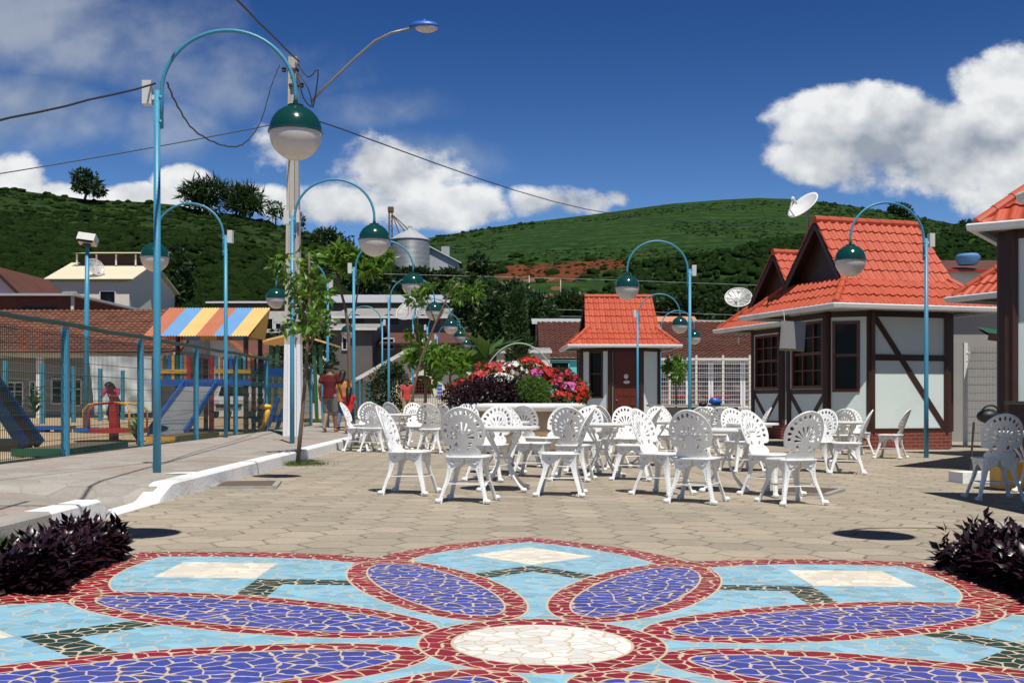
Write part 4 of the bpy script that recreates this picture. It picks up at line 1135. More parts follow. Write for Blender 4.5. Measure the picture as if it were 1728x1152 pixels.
CH = [
 (692, 835, 1, -.22, 'sideways white chair at the near end of the first table, its back towards the kerb'),
 (790, 849, .18, 1, 'large white chair seen from behind at the first table, closest to the mosaic'),
 (826, 812, -.35, -1, 'white chair facing the camera, peeping out behind the large chair of the first table'),
 (901, 806, 1, -.28, 'sideways white chair beyond the first table, its back edge on, seat towards the planter'),
 (886, 788, .1, 1, 'white chair seen from behind, dark beige planter wall just behind it'),
 (923, 790, -.75, -.65, 'white chair with its sunlit face before the flower planter wall'),
 (946, 838, -1, .12, 'white chair turned with its thin back edge on, nearest the camera below the planter flowers'),
 (966, 812, .25, 1, 'white chair seen from behind, overlapped by the edge-on chair below the planter'),
 (988, 797, -.25, -1, 'white chair facing the camera behind the edge-on chair below the planter'),
 (1026, 790, .75, .65, 'shaded white chair seen from behind at an angle, below the small kiosk window'),
 (1060, 790, .05, -1, 'white chair with sunlit face below the brown panelled door'),
 (1068, 811, -1, .25, 'white chair seen side on, seat before the chair below the brown door'),
 (1118, 837, .72, -.6, 'sunlit white chair facing three quarters, touching the big grey-backed chair'),
 (1176, 850, .42, .9, 'big white chair with shaded back at the middle table, closest to the mosaic there'),
 (1118, 778, .2, -1, 'white chair far behind the sunlit three-quarter chair, below the thin blue lamp'),
 (1172, 776, -.2, 1, 'white chair far behind the big shaded chair, before the low counter'),
 (1212, 776, .1, 1, 'white chair seen from behind below the blue bag on the counter'),
 (1252, 797, .3, -.95, 'white chair with sunlit face behind the middle table, before the crossed timbers'),
 (1268, 772, -1, .1, 'edge-on white chair far back beside the crossed timbers of the second kiosk'),
 (1302, 838, .62, -.75, 'sunlit white chair half hidden behind the big chair by the second drain grate'),
 (1335, 852, -.3, .95, 'big white chair seen from behind, its leg before the second drain grate'),
 (1381, 797, -.55, -.8, 'white chair with sunlit face before the tall kiosk window'),
 (1418, 776, .05, 1, 'white chair seen from behind between the sunlit chair and the brick plinth'),
 (1429, 800, -1, .28, 'white chair side on with leaning back before the white kiosk wall'),
 (1447, 768, .2, -1, 'white chair facing the camera right before the brick plinth corner'),
 (1503, 774, -.75, .5, 'lone white chair standing apart before the diagonal brace wall'),
 (1678, 845, .1, 1, 'white chair standing in deep shade beside the second purple bed'),
 (632, 763, .12, 1, 'white chair seen from behind beside the kerb, next to the girl in red'),
 (614, 752, -.2, -1, 'white chair facing the camera, half hidden by the kerbside chair seen from behind'),
 (606, 762, 1, -.12, 'edge-on white chair closest to the kerb'),
 (670, 748, .5, .85, 'shaded white chair at the kerbside table, behind the leaning near chair'),
 (702, 757, .3, -1, 'sunlit white chair facing the camera at the kerbside table'),
 (727, 765, .1, 1, 'white chair seen from behind left of the planter, between the kerbside table and planter'),
 (746, 760, -1, -.25, 'sunlit white chair side on, just before the planter rim end'),
 (766, 752, .8, .6, 'shaded white chair touching the planter beside the purple foliage'),
 (791, 768, .15, -1, 'white chair peeping over the large near chair, before the planter'),
 (1001, 760, -.1, -1, 'white chair with sunlit face at the planter end below the red flowers'),
 (1038, 765, .9, .4, 'white chair far back between the planter and the small kiosk'),
 (1092, 758, -.9, -.3, 'small looking white chair close to the small kiosk downpipe'),
 (1148, 768, .9, -.4, 'white chair beyond the middle tables before the shop windows'),
 (1196, 766, -.1, -1, 'white chair facing the camera deep behind the blue bag'),
 (1238, 770, .6, .8, 'white chair far back before the second kiosk wall'),
]
for c in CH: chair(*c)

def make_table():
    t = thing('garden_table', '', 'table', (0, 0, 0), 0, 'round white garden tables on the square')
    m = MB(); m.lathe([(.02, .69), (.36, .69), (.395, .683), (.402, .69), (.402, .708), (.395, .714), (.02, .712)], n=48); autosmooth(m.build('tabletop', M['white'], t), 40)
    m = MB(); m.tube([(.30 * math.cos(a), .30 * math.sin(a), .665) for a in np.linspace(0, 6.283, 33)], .008, 6, False); m.build('rim_ring', M['white'], t)
    for k in range(4):
        a = k * math.pi / 2 + .4; c, s = math.cos(a), math.sin(a)
        pr = [(.26, .685), (.24, .62), (.17, .52), (.095, .42), (.075, .36), (.095, .28), (.17, .16), (.26, .07), (.33, .03)]
        q = MB(); q.tube([(r * c, r * s, z) for r, z in pr], [.016, .016, .015, .014, .014, .014, .014, .015, .018], 8); q.ball((.345 * c, .345 * s, .026), (.04, .04, .026), 10, 6)
        q.tube(spiral((.20 * c, .20 * s, .60), (c, s, 0), (0, 0, 1), .045), .008, 6); q.build('leg', M['white'], t, smooth=True)
    m = MB(); m.tube([(.085 * math.cos(a), .085 * math.sin(a), .36) for a in np.linspace(0, 6.283, 25)], .012, 6, False); m.build('leg_ring', M['white'], t)
    return t
tb0 = make_table(); tb_used = [False]
def table(px, d, rz, label):
    X = (px - CX) / F * d; loc = (X, d, gz(X) + .001)
    o = tb0 if not tb_used[0] else dup(tb0, loc, rz, label)
    o.location = loc; o.rotation_euler = (0, 0, rz); o['label'] = label; tb_used[0] = True
for a in ((850, 12.3, .3, 'round white table beside the large near chair, nearest the planter front'), (846, 15.2, .8, 'round white table right before the planter wall, behind the first table'),
          (1016, 14.9, .5, 'round white table below the small kiosk door, a curved leg on open paving'), (1222, 12.6, .2, 'round white table between the two big shaded chairs'), (668, 21.5, .1, 'round white table beside the kerb'),
          (1268, 16.5, .4, 'round white table before the crossed timbers of the kiosks'), (1098, 17.5, .7, 'round white table in the back before the shop windows'), (1424, 19.3, .2, 'round white table at the chairs before the brick plinth'), (1735, 13.2, .3, 'round white table in the shade, cut by the picture edge')):
    table(*a)
# ------------------------------------------------------------------ leaf crowns, trees, plants
def crown(name, clumps, n, size, m, parent=None, shell=.5, droop=.3, upb=.1, aspect=.5, world=False):
    """leaves scattered through ellipsoid clumps [(centre, (rx, ry, rz), weight)]"""
    ws = np.array([c[2] for c in clumps], float); cnt = (ws / ws.sum() * n).astype(int) + 1
    C, Dr = [], []
    for (c, r, w), k in zip(clumps, cnt):
        d = rand_dirs(k); rad = shell + (1 - shell) * NR.rand(k, 1) ** .6
        jit = 1 + .18 * NR.normal(size=(k, 1))
        C.append(np.array(c)[None] + d * rad * jit * np.array(r)[None]); e = d + rand_dirs(k) * .9; e[:, 2] += upb; Dr.append(e)
    C, Dr = np.concatenate(C), np.concatenate(Dr); k = len(C)
    V, Fq = leaf_arrays(C, Dr, size * (.6 + .8 * NR.rand(k)), size * aspect * (.7 + .6 * NR.rand(k)), droop)
    return np_mesh(name, V, Fq, m, parent, world=world)
def limb(mb, pts, r0, r1, n=8):
    k = len(pts); mb.tube(pts, [r0 + (r1 - r0) * i / (k - 1) for i in range(k)], n)
def tree(name, label, cat, base, trunk_pts, r, clumps, n, size, lm, bark='bark', branches=(), group=None, **kw):
    t = thing(name, label, cat, base, 0, group)
    m = MB(); limb(m, [Vector(p) - Vector(base) for p in trunk_pts], r, r * .45)
    for b in branches: limb(m, [Vector(p) - Vector(base) for p in b], r * .5, r * .2, 6)
    m.build('trunk', M[bark], t, smooth=True)
    crown('crown', [(tuple(Vector(c) - Vector(base)), rr, w) for c, rr, w in clumps], n, size, L[lm], t, **kw)
    return t
def px_clumps(lst, d, jd=.35):
    """[(px, py, radius px x, radius px y, weight)] -> clumps about depth d"""
    out = []
    for px, py, rx, ry, w in lst:
        s = d / F; out.append((P(px, py, d + random.uniform(-jd, jd)), (rx * s, min(rx, ry) * s * .9, ry * s), w))
    return out
# young street trees by the kerb
g1 = G(502, 785); d = g1.y
tree('young_tree', 'young tree with a thin trunk in a grass patch at the kerb, tallest near one', 'tree', g1,
     [g1, P(508, 720, d), P(515, 640, d), P(520, 560, d), P(523, 480, d), P(521, 425, d)], .034,
     px_clumps([(525, 520, 30, 28, 1.3), (512, 548, 26, 18, 1.1), (536, 545, 22, 18, .9), (505, 495, 24, 18, .8), (530, 482, 30, 22, 1.0), (478, 440, 22, 12, .45), (520, 436, 22, 16, .7), (490, 470, 14, 10, .3), (541, 500, 18, 14, .5), (488, 540, 14, 18, .3), (517, 450, 14, 14, .4)], d), 430, .15, 'young',
     branches=[[P(520, 560, d), P(505, 505, d), P(485, 462, d), P(472, 440, d)], [P(517, 600, d), P(535, 560, d), P(545, 535, d)]], group='young trees along the kerb', shell=.2, droop=.6, upb=-.35, aspect=.48)
g2 = G(592, 712, .0); d = 31
b2 = Vector(((592 - CX) / F * d, d, .1))
tree('young_tree', 'young tree with bare stem and leaf tuft behind the girl in red', 'tree', b2, [b2, P(590, 640, d), P(588, 560, d), P(583, 520, d), P(572, 480, d), P(566, 450, d)], .06,
     px_clumps([(575, 432, 22, 16, 1), (603, 440, 28, 18, 1.2), (640, 432, 22, 18, 1), (622, 455, 16, 10, .5), (588, 445, 20, 14, .7)], d), 620, .26, 'young', branches=[[P(588, 560, d), P(600, 520, d), P(606, 470, d), P(612, 445, d)]], group='young trees along the kerb', shell=.15, droop=.6, upb=-.3)
d = 26.5; b3 = Vector(((688 - CX) / F * d, d, .05))
tree('young_tree', 'leaning young tree whose long bare branches cross the row of globe lamps', 'tree', b3, [b3, P(698, 655, d), P(712, 600, d), P(735, 545, d), P(758, 495, d), P(776, 476, d)], .036,
     px_clumps([(701, 504, 18, 10, 1), (722, 484, 12, 8, .7), (762, 482, 14, 8, .7), (772, 500, 11, 10, .6), (801, 493, 11, 14, .9), (788, 486, 9, 7, .4), (700, 560, 13, 12, .7), (690, 575, 9, 10, .4), (716, 590, 14, 10, .6)], d), 420, .17, 'young',
     branches=[[P(712, 600, d), P(706, 560, d), P(700, 520, d)], [P(725, 565, d), P(750, 520, d), P(790, 490, d)], [P(735, 545, d), P(722, 510, d), P(715, 490, d)]], group='young trees along the kerb', shell=.15, droop=.6, upb=-.3)
d = 35; b4 = Vector(((718 - CX) / F * d, d, .05))
tree('young_tree', 'forked young tree with a broad drooping crown before the arched window', 'tree', b4, [b4, P(718, 660, d), P(717, 625, d), P(722, 600, d)], .055,
     px_clumps([(715, 594, 24, 13, 1), (738, 606, 22, 15, 1), (700, 604, 15, 10, .5), (726, 590, 20, 10, .7), (728, 640, 9, 11, .3)], d), 460, .26, 'young', branches=[[P(717, 625, d), P(706, 600, d), P(700, 590, d)], [P(717, 625, d), P(735, 605, d)]], group='young trees along the kerb', shell=.2, droop=.65, upb=-.35)
d = 40; b5 = Vector(((760 - CX) / F * d, d, .05))
tree('young_tree', 'young tree with a drooping crown next to the purple planter foliage', 'tree', b5, [b5, P(760, 660, d), P(759, 630, d), P(762, 605, d)], .055,
     px_clumps([(764, 606, 24, 12, 1), (750, 616, 15, 12, .7), (778, 614, 15, 14, .8), (768, 598, 18, 8, .6)], d), 420, .28, 'young', group='young trees along the kerb', shell=.2, droop=.65, upb=-.35)
d = 44; b6 = Vector(((1141 - CX) / F * d, d, -.08))
tree('young_tree', 'small leafy tree in front of the shop windows', 'tree', b6, [b6, P(1141, 660, d), P(1141, 630, d)], .05,
     px_clumps([(1140, 612, 16, 12, 1), (1132, 620, 12, 10, .7), (1150, 622, 12, 12, .7), (1141, 630, 12, 10, .7), (1128, 615, 8, 8, .3), (1143, 640, 7, 6, .3)], d), 330, .22, 'young', shell=.1, droop=.6, upb=-.3, group='young trees along the kerb')
# grass tuft in its kerbside patch, lawn beside the bed
def blades(name, label, pts, h, m='grass'):
    n = len(pts); dr = rand_dirs(n) * .55; dr[:, 2] = 1
    V, Fq = leaf_arrays(pts, dr, h * (.5 + NR.rand(n)), np.full(n, h * .10), .2)
    o = np_mesh(name, V, Fq, L[m]); tag(o, label, 'grass', kind='stuff'); return o
c = g1; pts = np.array([[c.x - .05 + NR.normal() * .22, c.y + .05 + NR.normal() * .2, 0] for _ in range(1500)]); pts[:, 2] = -K * pts[:, 0]; blades('grass', 'patch of grass round the foot of the young tree', pts, .06)
c = G(612, 752); pts = np.array([[c.x - .2 + NR.normal() * .3, c.y + NR.normal() * .4, 0] for _ in range(900)]); pts[:, 2] = -K * pts[:, 0]; blades('grass', 'grass tuft at the kerb behind the chairs', pts, .06)
bed = MB(); bed.quad((-3.29, 4.2, .058), (-2.52, 5.1, .05), (-2.45, 6.9, .05), (-3.31, 7.2, .058)); tag(bed.build('bed_soil', M['soil']), kind='structure')
pts = np.array([[NR.uniform(-3.29, -2.58), NR.uniform(5.2, 7.15), .055] for _ in range(9000)]); blades('lawn', 'strip of lawn between kerb and purple bed', pts, .075)
bed = MB(); bed.quad((2.72, 4.8, -.01), (4.2, 4.8, -.03), (4.2, 7.2, -.03), (2.70, 6.95, -.01)); tag(bed.build('bed_soil', M['soil']), kind='structure')

def purple_bed(label, path, w, h, n, ln=.085):
    """a low mass of dark purple foliage: upright stems with whorls of leaves"""
    C, Dd, Ls = [], [], []
    path = [np.array(p) for p in path]; seg = len(path) - 1
    for _ in range(n):
        s = NR.rand() * seg; i = min(int(s), seg - 1); f = s - i
        c = path[i] * (1 - f) + path[i + 1] * f; tv = path[i + 1] - path[i]; tv /= np.linalg.norm(tv); nv = np.array([tv[1], -tv[0]])
        q = NR.uniform(-1, 1); e = min(1, min(s, seg - s) * 5 + .35)
        xy = c + nv * q * w; top = h * math.sqrt(max(.05, 1 - .75 * q * q)) * (.72 + .38 * NR.rand()) * e
        lean = np.array([nv[0] * q, nv[1] * q, 0]) * .35
        for k in range(NR.randint(9, 14)):
            fz = .22 + .78 * (k / 12.0); a = NR.rand() * 6.283
            C.append([xy[0] + lean[0] * top * fz, xy[1] + lean[1] * top * fz, gz(xy[0]) + top * fz])
            el = .2 + .9 * fz ** 2 + NR.normal() * .2
            Dd.append([math.cos(a) * math.cos(el) + lean[0], math.sin(a) * math.cos(el) + lean[1], math.sin(el)]); Ls.append(ln * (1.15 - .35 * fz) * (.7 + .6 * NR.rand()))
    C, Dd, Ls = map(np.array, (C, Dd, Ls))
    V, Fq = leaf_arrays(C, Dd, Ls, Ls * .46, .22, up=np.array([0, 0, 1.0]))
    t = thing('purple_bush', label, 'bush', (float(path[0][0]), float(path[0][1]), 0), 0, 'dark purple foliage beds beside the mosaic')
    np_mesh('foliage', V, Fq, L['purple'], t, world=True); return t
purple_bed('dark purple foliage bed beside the lawn strip and pale kerb', [(-2.42, 5.5), (-2.52, 5.95), (-2.55, 6.45), (-2.52, 6.88)], .13, .25, 400)
purple_bed('dark purple foliage bed before the shaded chair', [(2.90, 5.1), (2.94, 5.6), (2.94, 6.2), (2.86, 6.85)], .24, .30, 640)
st = MB(); st.lathe([(.30, 0), (.31, .10), (.28, .15), (.02, .155)], (3.72, 8.05, -.06), 24, 1.3); tag(autosmooth(st.build('border_stone', M['concrete'])), 'rounded pale concrete edging stone behind the purple bed', 'edging stone')

# drain grates
rustbar = mat('rusty_bars', (.20, .15, .11), .8, .25, 6)
for px, py, rz, lab in ((417, 819, .15, 'rusty drain grate in the paving beside the kerb'), (1358, 830, -.5, 'drain grate in the paving behind the big chair legs')):
    g = G(px, py); t = thing('drain_grate', lab, 'drain grate', (g.x, g.y, g.z), rz, 'drain grates in the paving')
    m = MB(); m.quad((-.30, -.42, .005), (.30, -.42, .005), (.30, .42, .005), (-.30, .42, .005)); m.build('pit', M['black'], t)
    m = MB()
    for a, b in (((-.33, -.45), (.33, -.45)), ((.33, -.45), (.33, .45)), ((.33, .45), (-.33, .45)), ((-.33, .45), (-.33, -.45))): m.bar((*a, .012), (*b, .012), .06, .03)
    m.build('rim', M['concrete'], t)
    m = MB()
    for k in range(8): m.bar((-.30, -.36 + k * .103, .018), (.30, -.36 + k * .103, .018), .035, .02)
    m.build('bars', rustbar, t)

# ------------------------------------------------------------------ flower planter
pd = 21.55; pcx = (876 - CX) / F * pd; PZ = gz(pcx)
plt = thing('flower_planter', 'large round beige planter with a white rim full of flowers', 'planter', (pcx, pd, PZ))
m = MB(); m.lathe([(.98, 0), (.99, .06), (1.08, .25), (1.13, .55), (1.15, .82)], n=64); m.build('bowl', mat('beige_render', (.50, .37, .22), .85, .12, 1.5, .3, 50, stain=(.20, .14, .09), stain_amt=.5), plt, smooth=True)
m = MB(); m.lathe([(1.14, .80), (1.27, .82), (1.31, .86), (1.31, .92), (1.27, .955), (1.08, .955), (1.06, .90)], n=64, caps=False); autosmooth(m.build('rim', M['white'], plt), 60)
m = MB(); m.lathe([(1.07, .92), (.6, 1.15), (.01, 1.3)], n=48, caps=False); m.build('earth', M['soil'], plt, smooth=True)
m = MB(); m.lathe([(1.0, 0.0), (1.01, .07)], n=48); m.build('base_band', M['iron'], plt)
s = pd / F
def fl(px, py, dy=0.0): return P(px, py, pd + dy)
def plant(name, label, cat, clumps, n, size, lm, **kw):
    c0 = clumps[0][0]; t = thing(name, label, cat, (c0[0], c0[1], c0[2]), 0, kw.pop('group', None))
    crown('foliage', clumps, n, size, L[lm], t, world=True, **kw); return t
plant('purple_bush', 'near-black purple foliage spilling over the planter rim', 'bush', [(fl(800, 663, -.75), (.5, .3, .20), 1), (fl(840, 662, -.85), (.5, .28, .24), 1.2), (fl(872, 660, -.8), (.3, .25, .22), .7), (fl(770, 672, -.6), (.3, .25, .14), .5), (fl(830, 652, -.6), (.5, .3, .2), .8), (fl(885, 668, -.95), (.3, .2, .14), .5)], 4200, .075, 'purple', shell=.4)
ti = thing('topiary_ball', 'round clipped green ball in the planter', 'topiary', fl(900, 661, -.95))
crown('foliage', [(fl(900, 660, -.95), (.27, .25, .225), 1)], 5200, .045, L['box'], ti, world=True, shell=.86, droop=.2)
m = MB(); m.ball((0, 0, .01), (.24, .22, .20), 16, 10); m.build('inner_twigs', M['soil'], ti)
def flowers(label, clumps, fm, n, nl, green=True, group='flowering busy lizzies in the planter'):
    c0 = clumps[0][0]; t = thing('flowering_plant', label, 'flowers', (c0[0], c0[1], c0[2]), 0, group)
    crown('foliage', clumps, nl, .075, L['impleaf'], t, world=True, shell=.3)
    C = []
    for c, r, w in clumps:
        k = int(n * w); dd = rand_dirs(k, .45); dd[:, 1] -= .35; dd /= np.linalg.norm(dd, axis=1, keepdims=True)
        C.append((np.array(c) + dd * np.array(r) * (.95 + .18 * NR.rand(k, 1)), dd))
    pos = np.concatenate([a for a, b in C]); nr = np.concatenate([b for a, b in C]) + rand_dirs(len(pos)) * .35
    nr /= np.linalg.norm(nr, axis=1, keepdims=True)
    a = np.cross(nr, np.array([.3, .2, .9])); a /= np.linalg.norm(a, axis=1, keepdims=True); b = np.cross(nr, a)
    cs, ds = [], []
    for k in range(5):
        an = k * 1.2566; cs.append(pos); ds.append(a * math.cos(an) + b * math.sin(an) + nr * .25)
    cs, ds = np.concatenate(cs), np.concatenate(ds); sz = np.tile(.042 + .022 * NR.rand(len(pos)), 5)
    V, Fq = leaf_arrays(cs, ds, sz, sz * 1.05, .1, up=np.tile(nr, (5, 1))); np_mesh('blossoms', V, Fq, L[fm], t, world=True); return t
E3 = lambda a, b, c: (a, b, c)
flowers('coral red flowers at the upper side of the planter mound', [(fl(845, 628, -.15), (.32, .3, .16), 1), (fl(815, 640, -.2), (.28, .25, .15), .8), (fl(802, 650, -.1), (.2, .2, .12), .4), (fl(835, 622, .1), (.4, .3, .13), .6)], 'f_coral', 60, 500)
flowers('white flowers across the middle of the planter mound', [(fl(865, 626, -.2), (.3, .3, .16), 1), (fl(843, 640, -.45), (.32, .2, .10), .9), (fl(858, 645, -.55), (.28, .2, .08), .6), (fl(878, 620, 0), (.2, .25, .12), .5)], 'f_white', 36, 600)
flowers('scarlet flowers at the top of the planter mound', [(fl(892, 618, .1), (.3, .3, .16), 1), (fl(912, 635, -.2), (.28, .25, .16), 1), (fl(888, 612, .2), (.14, .2, .1), .4), (fl(925, 632, .0), (.24, .25, .14), .6)], 'f_red', 55, 500)
flowers('dark crimson flowers on the planter shoulder', [(fl(945, 640, 0), (.34, .3, .2), 1), (fl(965, 648, .1), (.2, .25, .16), .5), (fl(935, 655, -.3), (.3, .25, .2), .7), (fl(880, 645, -.45), (.25, .2, .1), .4)], 'f_crimson', 60, 900)
flowers('bright pink flowers on the planter shoulder', [(fl(958, 655, -.35), (.2, .15, .10), 1), (fl(938, 648, -.4), (.10, .1, .06), .5), (fl(905, 630, -.4), (.12, .1, .08), .5), (fl(970, 660, -.3), (.1, .1, .06), .4)], 'f_pink', 22, 250)
flowers('scarlet flowers hanging over the low end of the planter', [(fl(975, 662, -.15), (.2, .25, .18), 1), (fl(958, 675, -.4), (.28, .2, .14), .4), (fl(982, 668, 0), (.12, .2, .12), .5), (fl(945, 672, -.6), (.2, .2, .14), .3)], 'f_red', 55, 1100)
flowers('small red flowers at the far shoulder beyond the purple foliage', [(fl(770, 655, -.1), (.2, .2, .1), 1), (fl(785, 650, -.15), (.2, .2, .10), .7)], 'f_red', 26, 500)

# thin white hoop behind the planter
m = MB(); ha = [P(876 + 73 * math.cos(t_), 700 - 121 * math.sin(t_), 30) for t_ in np.linspace(math.pi, 0, 41)]
m.tube([Vector((ha[0].x, 30, .1))] + ha + [Vector((ha[-1].x, 30, .1))], .017, 8); tag(m.build('metal_hoop', M['zinc'], smooth=True), 'thin pale metal hoop arching behind the planter flowers', 'hoop')
# ------------------------------------------------------------------ houses of the town
def house(name, label, cat, px0, px1, d, dep, ze, zr, wm, rm, axis='x', z0=-.2, oh=.35, rz=0.0, wins=(), tile=None, ridge_at=.5, gm=None, cat_extra=None, doors=()):
    """gabled house: front wall between two pixel columns at distance d; ridge along x or facing us (axis y)"""
    x0, x1 = (px0 - CX) / F * d, (px1 - CX) / F * d; w = x1 - x0
    t = thing(name, label, cat, (x0, d, 0), rz)
    m = MB()
    if axis == 'x':
        yr = dep * ridge_at; zk = ze
        side = [(0, z0), (dep, z0), (dep, ze), (yr, zr), (0, ze)]
        m.prism(side, (0, 0, 0), (0, 1, 0), (0, 0, 1), w); A = [(-oh, -oh), (w + oh, dep + oh)]
    else:
        xr = w * ridge_at
        m.prism([(0, z0), (w, z0), (w, ze), (xr, zr), (0, ze)], (0, dep, 0), (1, 0, 0), (0, 0, 1), dep)
    m.build('wall', wm, t)
    r = MB(); th = .10
    if axis == 'x':
        s1, s2 = (zr - ze) / yr, (zr - ze) / (dep - yr)
        f0 = (-oh, -oh, ze - oh * s1 + th); f1 = (w + oh, -oh, ze - oh * s1 + th); g0 = (-oh, yr, zr + th); g1 = (w + oh, yr, zr + th)
        b0 = (-oh, dep + oh, ze - oh * s2 + th); b1 = (w + oh, dep + oh, ze - oh * s2 + th); slopes = [(f0, f1, g1, g0), (b1, b0, g0, g1)]
    else:
        s1, s2 = (zr - ze) / xr, (zr - ze) / (w - xr)
        f0 = (-oh, -oh, ze - oh * s1 + th); b0 = (-oh, dep + oh, ze - oh * s1 + th); g0 = (xr, -oh, zr + th); g1 = (xr, dep + oh, zr + th)
        f1 = (w + oh, -oh, ze - oh * s2 + th); b1 = (w + oh, dep + oh, ze - oh * s2 + th); slopes = [(b0, f0, g0, g1), (f1, b1, g1, g0)]
    if tile:
        for sl in slopes: tile_slope(r, *sl, col=tile[0], row=tile[1], amp=tile[2], lip=tile[2])
        for sl in slopes: r.quad(*[Vector(p) - Vector((0, 0, .06)) for p in sl])
    else:
        for sl in slopes:
            v = [Vector(p) for p in sl]; nn = (v[1] - v[0]).cross(v[3] - v[0]).normalized() * -.07
            r.add(v + [p + nn for p in v], [(0, 1, 2, 3), (7, 6, 5, 4), (0, 4, 5, 1), (1, 5, 6, 2), (2, 6, 7, 3), (3, 7, 4, 0)])
    r.build('roof', rm, t)
    if axis == 'y':
        m = MB()
        for a, b in ((f0, g0), (f1, g0)): m.bar(Vector(a) + Vector((0, -.02, -.07)), Vector(b) + Vector((0, -.02, -.07)), .05, .16)
        m.build('bargeboard', gm or M['gutter'], t)
    else:
        m = MB(); m.bar(Vector(f0) + Vector((0, -.03, -.06)), Vector(f1) + Vector((0, -.03, -.06)), .05, .12); m.build('fascia', gm or M['gutter'], t)
    for wdef in wins: window(t, *wdef, x0=x0, d=d)
    return t
def window(t, px, py, wpx, hpx, style='plain', frame='gutter', x0=0, d=1, pane='glass'):
    s = d / F; w, h = wpx * s, hpx * s; cx = (px - CX) * s - x0; cz = 1 + (HY - py) * s
    m = MB()
    for a, b, c, e in ((-w / 2, 0, .06, h), (w / 2, 0, .06, h), (0, h / 2, w + .06, .06), (0, -h / 2, w + .06, .06)): m.box((cx + a, -.03, cz + b), (c, .10, e))
    if style == 'grid':
        for k in range(1, 6): m.box((cx - w / 2 + w * k / 6, -.02, cz), (.03, .06, h))
        for k in range(1, 4): m.box((cx, -.02, cz - h / 2 + h * k / 4), (w, .05, .03))
    elif style == 'cross':
        m.box((cx, -.02, cz), (.05, .06, h)); m.box((cx, -.015, cz + h * .12), (w, .05, .04))
    f = m.build('window', M[frame], t)
    g = MB()
    if style == 'grid':
        g.prism([(w / 2 * math.cos(a), h / 2 + h * .28 * math.sin(a)) for a in np.linspace(0, math.pi, 14)] + [(-w / 2, -h / 2), (w / 2, -h / 2)], (cx, -.004, cz), (1, 0, 0), (0, 0, 1), .01)
    else: g.box((cx, -.004, cz), (w, .02, h))
    g.build('pane', M[pane], f)

h1 = house('tiled_house', 'long low house with a weathered clay tile roof behind the playground', 'house', -330, 288, 46, 9, 3.15, 5.05, M['greywall'], M['oldtile'], tile=(.26, .34, .035), oh=.55,  # porch shade put into the wall colour by the grey plaster
           wins=[(25, 665, 30, 40, 'cross'), (60, 663, 18, 38, 'cross'), (100, 660, 24, 42), (128, 662, 20, 44, 'cross')])
pt = MB()
for px in (-60, 66, 180): pt.box(((px - CX) / F * 45.0 - ORG[h1.name].x, -1.0, 1.4), (.24, .24, 3.1))
for px in (-60, 66, 180):
    q = MB(); q.box(((px - CX) / F * 44.8 - ORG[h1.name].x, -1.1, 1.35), (.26, .24, 2.9)); q.build('porch_pillar', M['white'], h1)
q = MB(); q.box((7.5, -1.1, 2.86), (16.0, .2, .22)); q.build('porch_beam', M['whitewall'], h1)
q = MB(); q.quad((-.2, -1.6, 2.98), (15.6, -1.6, 2.98), (15.6, .1, 3.16), (-.2, .1, 3.16)); q.quad((15.6, -1.6, 2.94), (-.2, -1.6, 2.94), (-.2, .1, 3.10), (15.6, .1, 3.10)); q.build('porch_roof', M['oldtile'], h1)
house('gabled_house', 'plain grey gabled house behind the striped playhouse roof', 'house', 276, 452, 52, 9, 2.55, 4.55, M['whitewall'], M['oldtile'], 'y', oh=.4, gm=M['orange'], ridge_at=.46, wins=[(330, 640, 14, 20), (300, 640, 16, 22)])
# brick shed
t = thing('brick_shed', 'dark brick shed with a flat roof above the clay tile roof', 'shed', (P(0, 500, 58).x - 8, 58, 0))
bx = [(-40, 500), (122, 500), (122, 545), (-40, 545)]
m = MB(); a, b = P(-200, 500, 58), P(122, 500, 58); zt = a.z; c = P(206, 522, 63)
m.add([(a.x, 58, 2), (b.x, 58, 2), (b.x, 58, zt), (a.x, 58, zt), (a.x, 66, 2), (b.x + 2.2, 66, 2), (b.x + 2.2, 66, zt - .5), (a.x, 66, zt)], [(0, 1, 2, 3), (1, 5, 6, 2), (5, 4, 7, 6), (4, 0, 3, 7), (3, 2, 6, 7)]); m.build('wall', M['brick'], t, world=True)
m = MB(); m.bar((a.x, 57.8, zt + .06), (b.x + .2, 57.8, zt + .06), .5, .12); m.bar((b.x + .1, 57.6, zt + .05), (b.x + 2.4, 66, zt - .45), .4, .12); m.build('roof_edge', M['zinc'], t, world=True)
m = MB(); q0, q1 = P(35, 522, 57.9), P(92, 530, 57.9); m.box(((q0.x + q1.x) / 2, 57.97, q0.z - .3), (q1.x - q0.x, .08, .9)); m.build('opening', M['black'], t, world=True)
m = MB(); q0 = P(122, 508, 57.8); m.box((q0.x, 57.85, q0.z - .3), (.14, .14, 1.2)); m.build('post', M['cream'], t, world=True)
h3 = house('cream_house', 'cream upper house with pale sheet roof and raised clerestory on the hillside', 'house', 84, 218, 70, 9.4, 8.7, 10.2, M['cream'], M['sheetcream'], 'x', z0=0, ridge_at=.45, wins=[(118, 501, 24, 15), (182, 503, 26, 24)], gm=M['green'], oh=.3)
o = ORG[h3.name]; m = MB(); m.box((3.2, 4.3, 10.35), (5.2, 1.6, .7)); m.build('clerestory', M['timber'], h3)
m = MB(); m.add([(0.2, 2.9, 10.75), (6.3, 2.9, 10.75), (6.0, 5.8, 11.2), (.6, 5.8, 11.2)], [(0, 1, 2, 3)]); m.add([(0.2, 2.9, 10.68), (6.3, 2.9, 10.68), (6.0, 5.8, 11.12), (.6, 5.8, 11.12)], [(3, 2, 1, 0)]); m.build('upper_roof', M['sheetcream'], h3)
